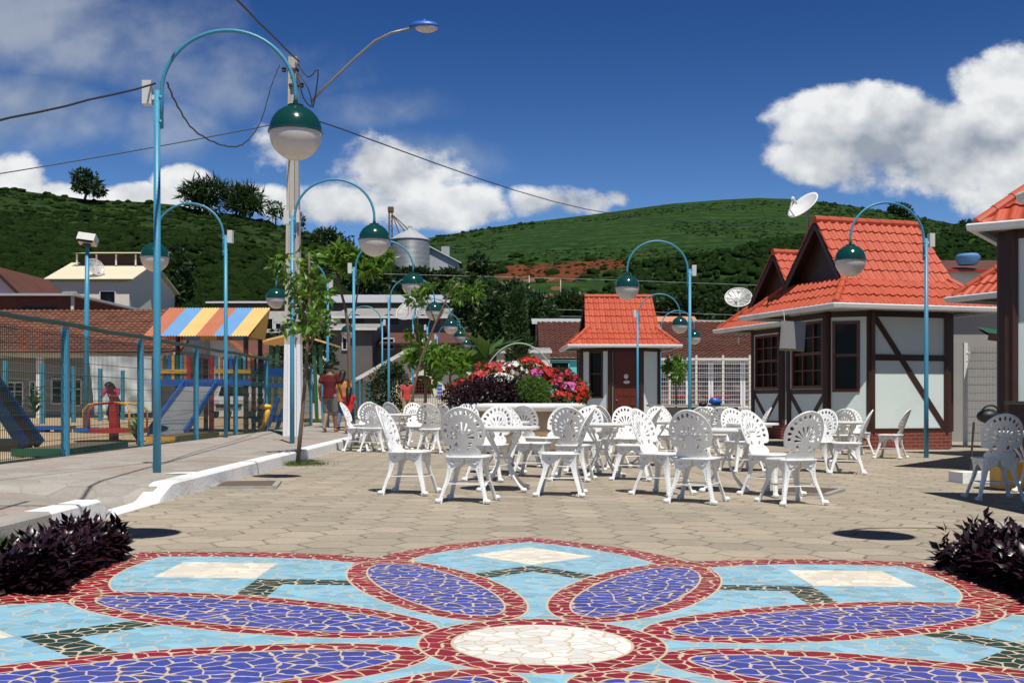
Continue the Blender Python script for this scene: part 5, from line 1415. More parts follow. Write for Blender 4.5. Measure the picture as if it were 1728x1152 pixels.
for k in range(5): 
    m = MB(); m.box((.5 + k * 1.3, 3.1, 10.35), (.09, .09, .75)); m.build('roof_post', M['cream'], h3)
dish('satellite_dish', 'pale mesh dish standing on the cream house roof', P(160, 452, 70.5), (.7, -.55, .45), .60, M['wiremesh'], False, mast=.9)
house('dark_gabled_house', 'house with a dark gable and white wall at the far picture edge', 'house', -60, 38, 62, 7, 6.9, 8.5, M['whitewall'], M['darktile'], 'y', z0=0, gm=M['timber'], oh=.4)
# grey sheds and houses in the middle
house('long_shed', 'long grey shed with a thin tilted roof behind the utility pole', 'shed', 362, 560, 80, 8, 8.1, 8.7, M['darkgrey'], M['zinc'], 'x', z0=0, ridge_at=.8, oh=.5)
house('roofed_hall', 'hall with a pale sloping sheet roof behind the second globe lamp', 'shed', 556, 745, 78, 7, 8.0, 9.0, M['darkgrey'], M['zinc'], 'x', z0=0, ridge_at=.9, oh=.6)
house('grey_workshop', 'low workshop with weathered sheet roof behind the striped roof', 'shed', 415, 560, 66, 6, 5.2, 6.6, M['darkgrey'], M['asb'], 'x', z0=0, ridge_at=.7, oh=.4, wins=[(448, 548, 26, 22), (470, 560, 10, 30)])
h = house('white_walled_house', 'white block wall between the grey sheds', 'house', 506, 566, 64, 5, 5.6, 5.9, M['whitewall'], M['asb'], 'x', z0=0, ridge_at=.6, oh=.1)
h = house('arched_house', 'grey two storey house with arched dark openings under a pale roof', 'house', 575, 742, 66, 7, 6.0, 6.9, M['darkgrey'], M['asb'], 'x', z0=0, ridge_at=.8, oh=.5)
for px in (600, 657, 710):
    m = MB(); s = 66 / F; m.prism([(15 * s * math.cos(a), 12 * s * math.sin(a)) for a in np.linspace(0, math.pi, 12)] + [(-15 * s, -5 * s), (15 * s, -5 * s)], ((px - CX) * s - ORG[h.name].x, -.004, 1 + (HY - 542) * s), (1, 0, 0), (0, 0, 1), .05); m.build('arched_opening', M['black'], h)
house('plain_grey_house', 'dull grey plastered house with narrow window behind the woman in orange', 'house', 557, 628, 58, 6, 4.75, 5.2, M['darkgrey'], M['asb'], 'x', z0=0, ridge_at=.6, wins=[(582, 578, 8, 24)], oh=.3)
house('tan_house', 'tan brick house with a dark sloping roof edge above the cream gable', 'house', 622, 775, 60, 6, 4.1, 4.9, mat('tan_block', (.27, .215, .155), .9, .15, 1, .4, 20), M['darktile'], 'x', z0=0, ridge_at=.8, oh=.5, gm=M['timber'], wins=[(655, 580, 20, 18)])
hc = house('cream_gabled_house', 'cream gabled house with two arched wooden windows', 'house', 612, 800, 50, 8, 2.05, 3.72, M['cream'], M['darktile'], 'y', z0=-.1, oh=.5, ridge_at=.58, wins=[(712, 652, 30, 24, 'grid', 'mahogany'), (778, 655, 26, 22, 'grid', 'mahogany')])
m = MB(); s = 50 / F; m.box(((742 - CX) * s - ORG[hc.name].x, -.03, 1 + (HY - 657) * s), (.30, .05, .52)); pa = m.build('notice_board', M['white'], hc)
m = MB()
for k in range(3): m.box(((742 - CX) * s - ORG[hc.name].x, -.07, 1 + (HY - 650 - k * 6) * s), (.22, .02, .08))
m.build('printed_lines', M['blue2'], pa)
# railing before the cream house
t = thing('railing', 'thin pale railing in front of the arched windows', 'railing', (P(690, 690, 46).x, 46, 0))
m = MB(); xa, xb = P(690, 0, 46).x, P(790, 0, 46).x
for k in range(34): m.bar((xa + (xb - xa) * k / 33, 46, .0), (xa + (xb - xa) * k / 33, 46, 1.25), .022)
m.build('bars', M['steel'], t, world=True)
for z in (.15, 1.15):
    m = MB(); m.bar((xa, 46, z), (xb, 46, z), .03); m.build('rail', M['steel'], t, world=True)
house('cream_wall_building', 'low cream walled building behind the cypress', 'building', 838, 928, 56, 5, 3.45, 3.75, M['cream'], M['asb'], 'x', z0=0, ridge_at=.6, oh=.1)
house('teal_house', 'turquoise house front between planter flowers and small kiosk', 'house', 925, 1002, 57.6, 4, 3.15, 3.3, M['teal'], M['darktile'], 'x', z0=0, oh=.1, wins=[(945, 625, 30, 28, 'plain', 'teal')])
house('zinc_shed', 'zinc roof showing over the dark tiles by the small kiosk', 'shed', 905, 1010, 74, 5, 6.2, 6.6, M['greywall'], M['zinc'], 'x', z0=0, oh=.3)
hs = house('shop_building', 'long shop with a dark tile roof and tall white framed windows', 'shop', 926, 1330, 58, 9, 3.35, 5.35, M['whitewall'], M['darktile'], 'x', z0=-.3, tile=(.30, .34, .05), oh=.5)
for a, b in ((1105, 1160), (1162, 1198), (1200, 1252), (1254, 1300)):
    s = 58 / F; m = MB(); w = (b - a) * s; cx = ((a + b) / 2 - CX) * s - ORG[hs.name].x; zc0, zc1 = .75, 3.0
    for q in (-1, 1): m.box((cx + q * (w / 2 - .05), -.04, (zc0 + zc1) / 2), (.10, .1, zc1 - zc0))
    m.box((cx, -.04, zc1 + .05), (w, .1, .1)); m.box((cx, -.04, zc0 - .05), (w, .1, .1)); m.box((cx, -.035, 2.35), (w - .2, .06, .05))
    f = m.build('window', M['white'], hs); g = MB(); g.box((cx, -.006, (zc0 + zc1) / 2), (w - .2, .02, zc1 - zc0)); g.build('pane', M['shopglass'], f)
for a in (1150, 1210):
    m = MB(); s = 58 / F; m.box(((a - CX) * s - ORG[hs.name].x, -.02, 1.0 + (HY - 668) * s), (1.3, .04, .12)); m.build('red_display_shelf', M['red'], hs)
# white wire fence before the shop
def wire_fence(label, p0, p1, z0, z1, nposts, nw, m_post, hg=.2):
    p0, p1 = Vector(p0), Vector(p1); t = thing('wire_fence', label, 'fence', (p0.x, p0.y, z0))
    for i in range(nposts):
        q = p0.lerp(p1, i / (nposts - 1)); m = MB(); m.box((q.x, q.y, (z0 + z1) / 2 + .05), (.09, .09, z1 - z0 + .1)); m.build('post', m_post, t, world=True)
    m = MB(); n = int((z1 - z0) / hg)
    for j in range(n + 1): m.bar((p0.x, p0.y - .05, z0 + j * hg), (p1.x, p1.y - .05, z0 + j * hg), .014 if j % 2 else .022)
    for i in range(nw): q = p0.lerp(p1, i / (nw - 1)); m.bar((q.x, q.y - .05, z0), (q.x, q.y - .05, z1), .007)
    m.build('wire_panel', M['white'], t, world=True); return t
wire_fence('white welded wire fence with pale posts before the shop windows', P(1085, 0, 52).xy.to_3d() * 1, P(1310, 0, 52).xy.to_3d() * 1, -.2, 3.05, 6, 60, M['cream'], .21)
wire_fence('white wire fence beside the brick plinth, in front of the grey wall', (11.35, 27.6, 0), (14.6, 27.6, 0), -.2, 2.35, 4, 45, M['white'], .2)
gw = thing('grey_building', 'tall plain grey wall behind the white wire fence and green lean-to', 'building', (12.0, 31.5, 0))
m = MB(); m.box((15.6, 33.5, 1.75), (6.6, 4, 4.1)); m.build('wall', M['greywall'], gw, world=True)
m = MB(); m.box((15.6, 33.4, 3.87), (7.0, 4.6, .14)); m.build('roof_slab', M['asb'], gw, world=True)
t = thing('lean_to', 'small lean-to with a green roof and dark timber posts', 'lean-to', (11.6, 26.4, 0))
m = MB(); m.add([(11.3, 26.2, 2.62), (13.6, 25.6, 2.25), (13.9, 27.2, 2.45), (11.6, 27.5, 2.85)], [(0, 1, 2, 3)]); m.add([(11.3, 26.2, 2.56), (13.6, 25.6, 2.19), (13.9, 27.2, 2.39), (11.6, 27.5, 2.79)], [(3, 2, 1, 0)]); m.build('roof', M['green'], t, world=True)
for x, y, z in ((12.25, 26.3, 2.4), (13.4, 26.0, 2.2)):
    m = MB(); m.box((x, y, z / 2 - .1), (.16, .16, z)); m.build('post', M['timber'], t, world=True)
m = MB(); m.bar((11.3, 26.15, 2.52), (13.6, 25.55, 2.15), .06, .16); m.build('beam', M['timber'], t, world=True)
h = house('dark_roofed_house', 'house with a wide dark roof behind the big red kiosk', 'house', 1588, 1740, 62, 8, 8.35, 9.3, M['whitewall'], M['darktile'], 'x', z0=0, oh=.6, gm=M['red'])
tk = thing('water_tank', 'blue water tank on the dark roof', 'water tank', P(1633, 433, 61.5)); m = MB(); m.lathe([(.50, -.45), (.66, -.1), (.67, .02), (.58, .06), (.56, .14), (.1, .17)], n=20); autosmooth(m.build('tank', M['skyblue'], tk), 40)
house('orange_roofed_house', 'house with pale orange roof peeping behind the small kiosk', 'house', 1108, 1172, 84, 6, 6.4, 7.6, M['cream'], M['paletile'], 'x', z0=0, oh=.6, ridge_at=.6)
house('slate_roofed_house', 'house with a dark grey roof beside the pale orange roof', 'house', 1172, 1262, 80, 6, 5.9, 7.0, M['greywall'], M['asb'], 'x', z0=0, oh=.5, ridge_at=.6)

# grain silo with its elevator, and the grey mill shed
sd = 200; so = P(692, 462, sd); sl = thing('grain_silo', 'corrugated steel grain silo with a conical roof on the hill', 'silo', so)
def corr():
    m, t, b = new_mat('corrugated_silo'); v = t.coord(); x, y, z = t.sep(v)
    n = t.noise(v, .5, 4); c = t.scalec((.36, .38, .40), (n - .5) * .3 + 1.0 + ((z * 7.0).sin() * .06)); 
    c = t.mixc(c, (.2, .17, .14), ((z * 1.15).mod(1.0).lt(.05)) * .5)
    t.link(c, b.inputs['Base Color']); set_in(b, Roughness=.45, Metallic=.35); bump(t, b, (z * 30.0).sin(), .4, .05); return m
M['silo'] = corr(); r = 33 * sd / F; top = (462 - 406) * sd / F
m = MB(); m.lathe([(r, -1.5), (r, top)], n=48, caps=False); m.build('cylinder', M['silo'], sl, smooth=True)
m = MB(); m.lathe([(r * 1.04, top - .05), (r * 1.04, top + .05), (.35, top + 2.25), (.35, top + 2.6), (.02, top + 2.65)], n=32); m.build('cone_roof', M['zinc'], sl)
m = MB()
for k in range(12):
    a = k * math.pi / 6; m.tube([(r * math.cos(a), r * math.sin(a), top + .12), (.35 * math.cos(a), .35 * math.sin(a), top + 2.32)], .05, 5)
m.build('roof_seam', M['zinc'], sl)
rust = mat('rusty_steel', (.16, .075, .04), .8, .3, 2)
el = thing('grain_elevator', 'rusty lattice elevator tower with spouts beside the silo', 'elevator', P(659, 440, sd))
a0, a1 = P(656, 445, sd) , P(656, 356, sd); s = sd / F
for dx in (0, 5):
    for dy in (0, 1.0):
        m = MB(); m.bar((a0.x + dx * s, sd + dy, a0.z), (a1.x + dx * s, sd + dy, a1.z), .12); m.build('upright', rust, el, world=True)
m = MB()
for k in range(11):
    za, zb_ = a0.z + (a1.z - a0.z) * k / 11, a0.z + (a1.z - a0.z) * (k + 1) / 11
    m.bar((a0.x, sd, za), (a0.x + 5 * s, sd, zb_), .07); m.bar((a0.x, sd, zb_), (a0.x + 5 * s, sd, zb_), .07)
m.build('lattice', rust, el, world=True)
m = MB(); m.box((a1.x + 3 * s, sd + .4, a1.z + .3), (9 * s, 1.2, .9)); m.build('head', rust, el, world=True)
for q in ((688, 386), (683, 390), (674, 394)):
    m = MB(); m.tube([P(662, 362, sd), P(*q, sd - 1)], .10, 6); m.build('spout', rust, el, world=True)
house('mill_shed', 'grey sheet metal mill shed beside the silo', 'shed', 722, 774, 202, 8, 26.4, 29.2, M['zinc'], M['iron'], 'y', z0=22, oh=.5, ridge_at=.05)
m = MB(); q = P(752, 425, 206); m.box(q, (1.5, 1.5, 1.8)); tag(m.build('roof_vent', M['zinc']), 'small box vent on the mill shed roof', 'vent')

# ------------------------------------------------------------------ trees of the town and the hills
def dtree(label, px, py_base, d, clumps, n, size, lm='dark', r=.2, group='trees of the town and hills', cat='tree', name='broadleaf_tree', **kw):
    b = P(px, py_base, d); t0 = P(clumps[0][0], clumps[0][1], d)
    tree(name, label, cat, b, [b, b.lerp(t0, .5) + Vector((r, 0, 0)), t0], r, px_clumps(clumps, d, kw.pop('jd', d * .012)), n, size, lm, group=group, **kw)
dtree('dark solitary tree standing on the skyline of the left hill', 143, 337, 208, [(146, 308, 20, 15, 1), (140, 297, 15, 9, .6), (157, 318, 17, 9, .7), (134, 314, 12, 9, .5), (167, 324, 9, 6, .3)], 900, .85, 'dark', .28)
for px, c, lab in ((346, [(346, 330, 34, 20, 1), (330, 322, 18, 12, .6), (364, 322, 18, 14, .6), (346, 345, 26, 14, .7), (318, 328, 8, 5, .2)], 'big spiky clump of palms on the skyline, larger of the two'), (410, [(408, 340, 26, 18, 1), (398, 332, 14, 12, .6), (420, 332, 16, 12, .6), (432, 350, 8, 6, .2), (408, 352, 22, 10, .6)], 'smaller spiky clump of palms on the skyline')):
    dtree(lab, px, 366, 208, c, 1100, 1.9, 'dark', .3, aspect=.16, upb=.45, shell=.2, droop=.45, name='palm_clump', cat='palms')
dtree('thin pale tree on the skyline next to the utility pole', 465, 380, 208, [(463, 350, 13, 10, 1), (470, 360, 10, 9, .7), (458, 362, 8, 8, .4)], 380, .6, 'mid', .16, bark='barkgrey')
dtree('rounded dark tree rising from the hill behind the second lamp', 550, 432, 190, [(552, 408, 34, 18, 1.2), (535, 420, 26, 14, .8), (572, 420, 24, 14, .8), (550, 396, 18, 8, .4)], 1500, .8, 'dark', .3)
dtree('small tree on the slope below the rounded dark tree', 506, 384, 200, [(506, 372, 8, 10, 1), (504, 384, 8, 6, .5)], 200, .6, 'dark', .12)
dtree('dark tree beside the red earth bank', 808, 474, 240, [(808, 445, 16, 15, 1.1), (800, 455, 12, 10, .6), (820, 458, 14, 9, .6)], 800, 1.0, 'dark', .3)
dtree('tall dark tree behind the cream house on the hill', 300, 520, 92, [(300, 455, 20, 28, 1), (292, 490, 16, 22, .8), (312, 485, 14, 20, .7), (296, 430, 12, 14, .4)], 2200, .42, 'dark', .25)
dtree('tree on the crest of the far hill above the kiosk roof', 1518, 366, 425, [(1518, 351, 13, 7, 1), (1528, 357, 12, 6, .7), (1508, 357, 8, 5, .4)], 420, 1.6, 'dark', .35)
dtree('flat topped little tree on the far hill crest', 1632, 386, 425, [(1632, 376, 10, 3, 1), (1626, 379, 6, 2, .4)], 160, 1.4, 'dark', .25)
dtree('low dark tree on the far crest beside the picture edge', 1662, 396, 425, [(1662, 384, 12, 9, 1), (1650, 388, 9, 6, .5), (1675, 389, 9, 7, .5)], 360, 1.6, 'dark', .3)
for i, (px, py, rx, ry, d, lab) in enumerate(((835, 540, 44, 44, 72, 'dense dark tree right behind the far globe lamps'), (792, 500, 40, 34, 80, 'dark tree crown above the tan house roof'), (905, 530, 36, 36, 78, 'dark tree right beside the cypress'), (862, 500, 40, 26, 88, 'dark tree crown behind the top of the cypress'), (760, 480, 36, 26, 96, 'dark tree below the mill shed'), (960, 515, 40, 22, 96, 'dark tree above the zinc roof'), (1035, 520, 44, 18, 100, 'dark low tree behind the small kiosk roof'), (1150, 515, 50, 16, 104, 'dark low tree over the pale orange roof'), (1225, 520, 40, 18, 100, 'dark tree behind the mesh dish'), (700, 470, 50, 16, 150, 'dark scrub tree at the foot of the silo'), (620, 470, 40, 16, 140, 'dark scrub tree behind the pale hall roof'))):
    dtree(lab, px, min(640, py + ry * 2.2), d, [(px, py, rx * .8, ry * .7, 1.2), (px - rx * .5, py + ry * .3, rx * .5, ry * .5, .7), (px + rx * .5, py + ry * .25, rx * .5, ry * .5, .7), (px + rx * .1, py - ry * .5, rx * .5, ry * .4, .5), (px, py + ry * .75, rx * .7, ry * .5, .7)], 2200, .0052 * d, 'dark', .2)
dtree('leafy green tree inside the playground behind the utility pole', 530, 680, 46, [(500, 580, 34, 36, 1), (528, 560, 28, 30, .9), (480, 610, 26, 26, .7), (540, 600, 24, 28, .7)], 2000, .26, 'dark', .14)
dtree('dark leafy tree beside the gabled house', 415, 660, 62, [(410, 560, 20, 26, 1), (396, 590, 16, 20, .7), (420, 590, 18, 20, .7)], 1100, .3, 'dark', .14)
# cypress: a dark column with sprays
d = 53; b = P(872, 700, d)
tree('cypress', 'slim dark cypress rising behind the planter flowers', 'tree', b, [b, P(872, 600, d), P(870, 510, d)], .14, px_clumps([(872, 640, 17, 40, .8), (873, 600, 18, 34, 1.2), (872, 560, 15, 30, 1.1), (871, 528, 12, 24, .9), (868, 505, 6, 16, .4), (880, 500, 4, 14, .25), (884, 575, 7, 20, .3), (861, 545, 6, 20, .3), (882, 535, 5, 18, .25)], d, .1), 4200, .26, 'cypress', aspect=.3, upb=.8, shell=.45, droop=.05, group=None)
# banana plant: broad torn leaves
d = 49; b = P(824, 690, d); t = thing('banana_plant', 'banana plant with broad leaves behind the planter hoop', 'plant', b)
m = MB(); m.tube([(0, 0, 0), (.03, 0, 1.2), (.0, 0, 2.3)], [.14, .11, .07], 8); m.build('trunk', M['barkgrey'], t, smooth=True)
cs = np.array([[0, 0, 2.1]] * 11); ds = np.array([[math.cos(a) * .8, math.sin(a) * .8, e] for a, e in zip(np.linspace(0, 6.2, 11), [.9, 1.6, .6, 1.2, .8, 1.5, .5, 1.1, 1.9, .7, 1.3])])
V, Fq = leaf_arrays(cs, ds, 1.5 + .5 * NR.rand(11), .42 + .1 * NR.rand(11), .35, up=np.array([0, 0, 1.0])); np_mesh('leaves', V, Fq, L['mid'], t)
# ivy hedge at the end of the far fence
t = thing('hedge', 'green creeper hedge on the far end of the mesh fence', 'hedge', P(665, 690, 44)); h0 = P(660, 655, 44.6)
crown('foliage', [((h0.x, h0.y, h0.z), (.75, .35, .9), 1), ((h0.x + .25, h0.y, h0.z - .1), (.5, .35, .85), .7), ((h0.x - .4, h0.y, h0.z - .1), (.5, .35, .7), .7), ((h0.x + .1, h0.y, h0.z + .75), (.35, .3, .25), .25)], 3200, .13, L['dark'], t, world=True, shell=.7)

# poles on the far slope
for px, y0, y1, d in ((946, 505, 472, 150), (893, 520, 465, 150)):
    a = on_hill(px, y0); b = P(px, y1, a.y); a.z -= 1; m = MB(); m.tube([a, b], [.13, .09], 8); tag(m.build('wire_pole', M['pole'], smooth=True), 'pale pole on the slope in front of the %s' % ('coffee bushes' if px > 900 else 'red earth bank'), 'pole')

dish('satellite_dish', 'large pale mesh dish among the lamp globes above the tan house', P(703, 524, 57), (-.35, -.55, .75), 1.05, M['wiremesh'], False, mast=1.3)
# ------------------------------------------------------------------ playground
SZ = .10 + gz(-8)
def W3(px, py, d): return P(px, py, d)
# playhouse with the striped roof
ph = thing('playhouse', 'wooden playhouse under a corrugated roof striped terracotta, blue and amber', 'playhouse', (-8.4, 28.6, SZ))
a, b = P(241, 567, 28.0), P(418, 567, 28.0); c, e = P(262, 520, 29.0), P(432, 520, 29.0)
zt, zb2 = c.z, a.z; x0, x1 = a.x, b.x
cols = ('orange', 'skyblue', 'amber', 'orange', 'skyblue', 'amber')
for side in (0, 1):
    for k, cn in enumerate(cols):
        m = MB(); n = 12
        for i in range(n):
            u0, u1 = (k + i / n) / 6, (k + (i + 1) / n) / 6
            vs = []
            for u, h in ((u0, .022 * (i % 2)), (u1, .022 * ((i + 1) % 2))):
                X = x0 + (x1 - x0) * u; yb_ = 28.0 if side == 0 else 30.0
                vs += [(X + (0 if side == 0 else .0), yb_, zb2 + h), (X + .35, 29.0, zt + h)]
            vs = [vs[0], vs[2], vs[3], vs[1]]; m.add(vs + [(x, y, z - .012) for x, y, z in vs], [(0, 1, 2, 3), (7, 6, 5, 4), (0, 4, 5, 1), (2, 6, 7, 3)])
        m.build('roof_panel', M[cn], ph, world=True)
m = MB(); m.add([(x1 + .02, 28.15, zb2), (x1 + .02, 29.85, zb2), (x1 + .33, 29.0, zt - .03)], [(0, 1, 2)]); m.add([(x1 - .02, 28.15, zb2), (x1 - .02, 29.85, zb2), (x1 + .29, 29.0, zt - .03)], [(2, 1, 0)]); m.build('gable_board', M['yellow'], ph, world=True)
pz = P(300, 643, 28.2).z
for px, mt in ((268, 'timber'), (318, 'red'), (357, 'red'), (415, 'timber')):
    X = (px - CX) / F * 28.2
    for y in (28.2, 29.8):
        tall = zb2 + .1 if px in (268, 415) else pz + .62
        m = MB(); m.tube([(X, y, SZ - .1), (X, y, tall)], .065, 10); m.build('post', M[mt], ph, world=True)
xl, xr2 = (258 - CX) / F * 28.2, (425 - CX) / F * 28.2
m = MB(); m.box(((xl + xr2) / 2, 29.0, pz - .06), (xr2 - xl, 1.8, .10)); m.build('platform', M['green'], ph, world=True)
m = MB(); m.box(((xl + xr2) / 2, 28.12, pz - .03), (xr2 - xl, .05, .16)); m.build('platform_beam', M['blue2'], ph, world=True)
cyc = ('blue', 'orange', 'green', 'blue2', 'yellow', 'green')
for seg in ((262, 316), (362, 424)):
    for y in (28.15, 29.85):
        n = 8
        for k in range(n):
            X = (seg[0] + (seg[1] - seg[0]) * (k + .5) / n - CX) / F * 28.15
            m = MB(); m.box((X, y, pz + .35), (.07, .03, .62)); m.build('picket', M[cyc[k % 6]], ph, world=True)
        m = MB(); m.bar(((seg[0] - CX) / F * 28.15, y - .03, pz + .25), ((seg[1] - CX) / F * 28.15, y - .03, pz + .25), .03, .10); m.build('rail', M['yellow'], ph, world=True)
# slide
sl0, sl1 = P(281, 742, 24.6), P(338, 652, 28.0)
sld = thing('slide', 'grey metal slide with blue side rails under the striped roof', 'slide', (sl0.x, sl0.y, sl0.z))
wd = .38
m = MB(); m.add([(sl0.x - wd, sl0.y, sl0.z + .12), (sl0.x + wd, sl0.y, sl0.z + .12), (sl1.x + wd, sl1.y, sl1.z), (sl1.x - wd, sl1.y, sl1.z)], [(0, 1, 2, 3), (3, 2, 1, 0)]); m.build('chute', M['zinc'], sld, world=True)
for s_ in (-1, 1):
    m = MB(); m.bar((sl0.x + s_ * (wd + .03), sl0.y, sl0.z + .16), (sl1.x + s_ * (wd + .03), sl1.y, sl1.z + .08), .05, .17); m.build('side_rail', M['blue2'], sld, world=True)
m = MB(); m.box((sl0.x, sl0.y + .1, sl0.z + .02), (wd * 2, .2, .18)); m.build('foot', M['concrete'], sld, world=True)
# big blue slide cut by the picture edge, its shade painted into dark colours
bs = thing('slide', 'blue slide with the shade of its near side painted dark, cut off by the picture edge', 'slide', P(30, 760, 17.2))
p0, p1 = P(42, 752, 17.2), P(-70, 590, 17.6)
m = MB()
for dy in (0, .55): pass
m.add([(p0.x, p0.y, p0.z), (p0.x, p0.y + .55, p0.z), (p1.x, p1.y + .55, p1.z), (p1.x, p1.y, p1.z)], [(0, 1, 2, 3), (3, 2, 1, 0)]); m.build('chute', M['timber'], bs, world=True)  # dark chute colour stands for the shaded underside
for dy in (0, .55):
    m = MB(); m.bar((p0.x, p0.y + dy, p0.z), (p1.x, p1.y + dy, p1.z), .05, .20); m.build('side_rail', mat('shaded_blue_paint', (.006, .018, .085), .5, .15, 3), bs, world=True)  # rail blue darkened to paint in the shade of this side
m = MB(); m.box((p0.x - .35, p0.y + .25, p0.z - .05), (.5, .5, .3)); m.build('foot', M['timber'], bs, world=True)
# climbing bridge: blue planks on posts
cb = thing('climbing_frame', 'blue plank climbing bridge with ladder posts beside the utility pole', 'climbing frame', (-6.9, 30.6, SZ))
for z0, h in ((628, .24), (650, .12), (707, .16)):
    q0, q1 = P(424, z0, 30.5), P(484, z0, 30.5); m = MB(); m.box(((q0.x + q1.x) / 2, 30.5, q0.z), (q1.x - q0.x, .06, h)); m.build('plank', M['blue2'], cb, world=True)
for px, mt in ((428, 'red'), (450, 'timber'), (483, 'blue2')):
    X = (px - CX) / F * 30.6; m = MB(); m.tube([(X, 30.6, SZ - .1), (X, 30.6, 2.15)], .06, 8); m.build('post', M[mt], cb, world=True)
for q in (((452, 720), (470, 670)), ((462, 740), (478, 690))):
    m = MB(); m.bar(P(*q[0], 30.4), P(*q[1], 30.4), .10); m.build('brace', M['blue2'], cb, world=True)
# rocker
rk = thing('spring_rocker', 'yellow wooden rocking seat behind the mesh fence', 'rocker', P(448, 728, 27.8))
m = MB(); m.tube([P(437, 728, 27.8), P(446, 716, 27.8), P(450, 700, 27.8), P(453, 688, 27.8)], [.05, .06, .08, .06], 8); m.build('neck', M['yellow'], rk, smooth=True, world=True)
m = MB(); m.ball(P(448, 686, 27.8), (.17, .10, .07), 12, 8); m.build('head', M['yellow'], rk, smooth=True, world=True)
m = MB(); m.bar(P(433, 730, 27.8), P(462, 730, 27.8), .2, .06); m.build('base', M['yellow'], rk, world=True)
# low park benches and tables of slabs
def slab(label, px0, px1, py, d, mt, ed, dep=.62, cat='bench'):
    q0, q1 = P(px0, py, d), P(px1, py, d); X = (q0.x + q1.x) / 2
    t = thing('slab_bench', label, cat, (X, d, gz(X) + .1), 0, 'low slab benches in the playground')
    w = q1.x - q0.x; h = q0.z
    m = MB(); m.box((X, d + .3, h - .05), (w, dep, .08)); m.build('top', M[mt], t, world=True)
    m = MB(); m.box((X, d - .02, h - .045), (w + .01, .03, .10)); m.build('edge', M[ed], t, world=True)
    for s_ in (-.28, .28):
        m = MB(); m.box((X + s_ * w, d + .3, (h - .1) / 2), (.30, .34, h)); m.build('support', M['concrete'], t, world=True)
def slab2(label, p, q, dep, edge_mt):
    p, q = Vector(p), Vector(q); c = (p + q) / 2; t = thing('slab_bench', label, 'bench', (c.x, c.y, gz(c.x) + .1), 0, 'low slab benches in the playground')
    d = (q - p); d.z = 0; L_ = d.length; d /= L_; nrm = Vector((-d.y, d.x, 0)); rz_ = math.atan2(d.y, d.x)
    m = MB(); m.box(c + nrm * dep / 2 - Vector((0, 0, .05)), (L_, dep, .08), rz_); m.build('top', M['bark'], t, world=True)
    m = MB(); m.box(p + d * -.02 + nrm * dep / 2 - Vector((0, 0, .05)), (.04, dep + .02, .11), rz_); m.box(c - nrm * .02 - Vector((0, 0, .05)), (L_, .035, .10), rz_); m.build('painted_edge', M[edge_mt], t, world=True)
    for s_ in (-.3, .3):
        m = MB(); z = c.z - .09; m.box((c.x + d.x * s_ * L_ + nrm.x * dep / 2, c.y + d.y * s_ * L_ + nrm.y * dep / 2, (z + .1) / 2), (.5, dep * .6, z - .1), rz_); m.build('support', M['concrete'], t, world=True)
slab2('long low slab bench with a dark green edge, nearest behind the fence', P(112, 757, 15.9), P(213, 744, 19.0), .75, 'green')
slab2('low slab bench with a yellow edge at the foot of the grey slide', P(300, 737, 21.3), P(367, 727, 24.2), .6, 'yellow')
slab('low slab bench with a blue edge near the potted palm', 46, 112, 718, 26.3, 'bark', 'blue2')
# merry-go-round
mc = P(192, 738, 21.8); mg = thing('merry_go_round', 'small merry-go-round with red rails and a blue and red deck', 'merry-go-round', (mc.x, mc.y, SZ))
dz = P(0, 725, 21.8).z; rr = .66
m = MB(); m.lathe([(.05, dz - .05), (rr, dz - .05), (rr, dz + .03), (.05, dz + .03)], (mc.x, mc.y, 0), 32); m.build('deck', M['red'], mg, world=True)
m = MB(); m.tube([(mc.x - .05 + rr * math.cos(a_), mc.y + rr * math.sin(a_), dz) for a_ in np.linspace(2.3, 4.4, 14)], .05, 6); m.build('deck_edge', M['blue2'], mg, world=True)
m = MB(); m.tube([(mc.x, mc.y, SZ - .1), (mc.x, mc.y, dz + .52)], .09, 12); m.build('centre_post', M['red'], mg, world=True)
for k in range(5):
    a_ = k * 1.2566 + .5; cx_, sy_ = math.cos(a_), math.sin(a_)
    m = MB(); m.tube([(mc.x + rr * .95 * cx_, mc.y + rr * .95 * sy_, dz), (mc.x + rr * .97 * cx_, mc.y + rr * .97 * sy_, dz + .38), (mc.x + rr * .8 * cx_, mc.y + rr * .8 * sy_, dz + .5), (mc.x, mc.y, dz + .54)], .022, 8); m.build('rail', M['red' if k % 2 else 'yellow'], mg, smooth=True, world=True)
# floodlight post
fp = P(146, 721, 27.8); ft = thing('floodlight_post', 'slim blue post carrying a box floodlight over the playground', 'floodlight', (fp.x, fp.y, SZ))
tp = P(148, 404, 27.8).z
m = MB(); m.tube([(fp.x, fp.y, SZ - .1), (fp.x, fp.y, 2.6), (fp.x + .02, fp.y, tp - .12)], [.075, .065, .05], 12); m.build('post', M['blue'], ft, smooth=True, world=True)
Mx = Matrix.Rotation(R(8), 3, 'Y') @ Matrix.Rotation(R(-25), 3, 'X')
m = MB(); m.box((fp.x + .03, fp.y, tp), (.44, .30, .20), M=Mx); m.build('lamp_box', M['grey_plastic'], ft, world=True)
m = MB(); m.box((fp.x + .03, fp.y - .15, tp - .02), (.38, .03, .14), M=Mx); m.build('lens', M['glass'], ft, world=True)
m = MB(); m.bar((fp.x, fp.y - .05, tp - .14), (fp.x, fp.y + .05, tp - .14), .2, .05); m.build('bracket', M['iron'], ft, world=True)
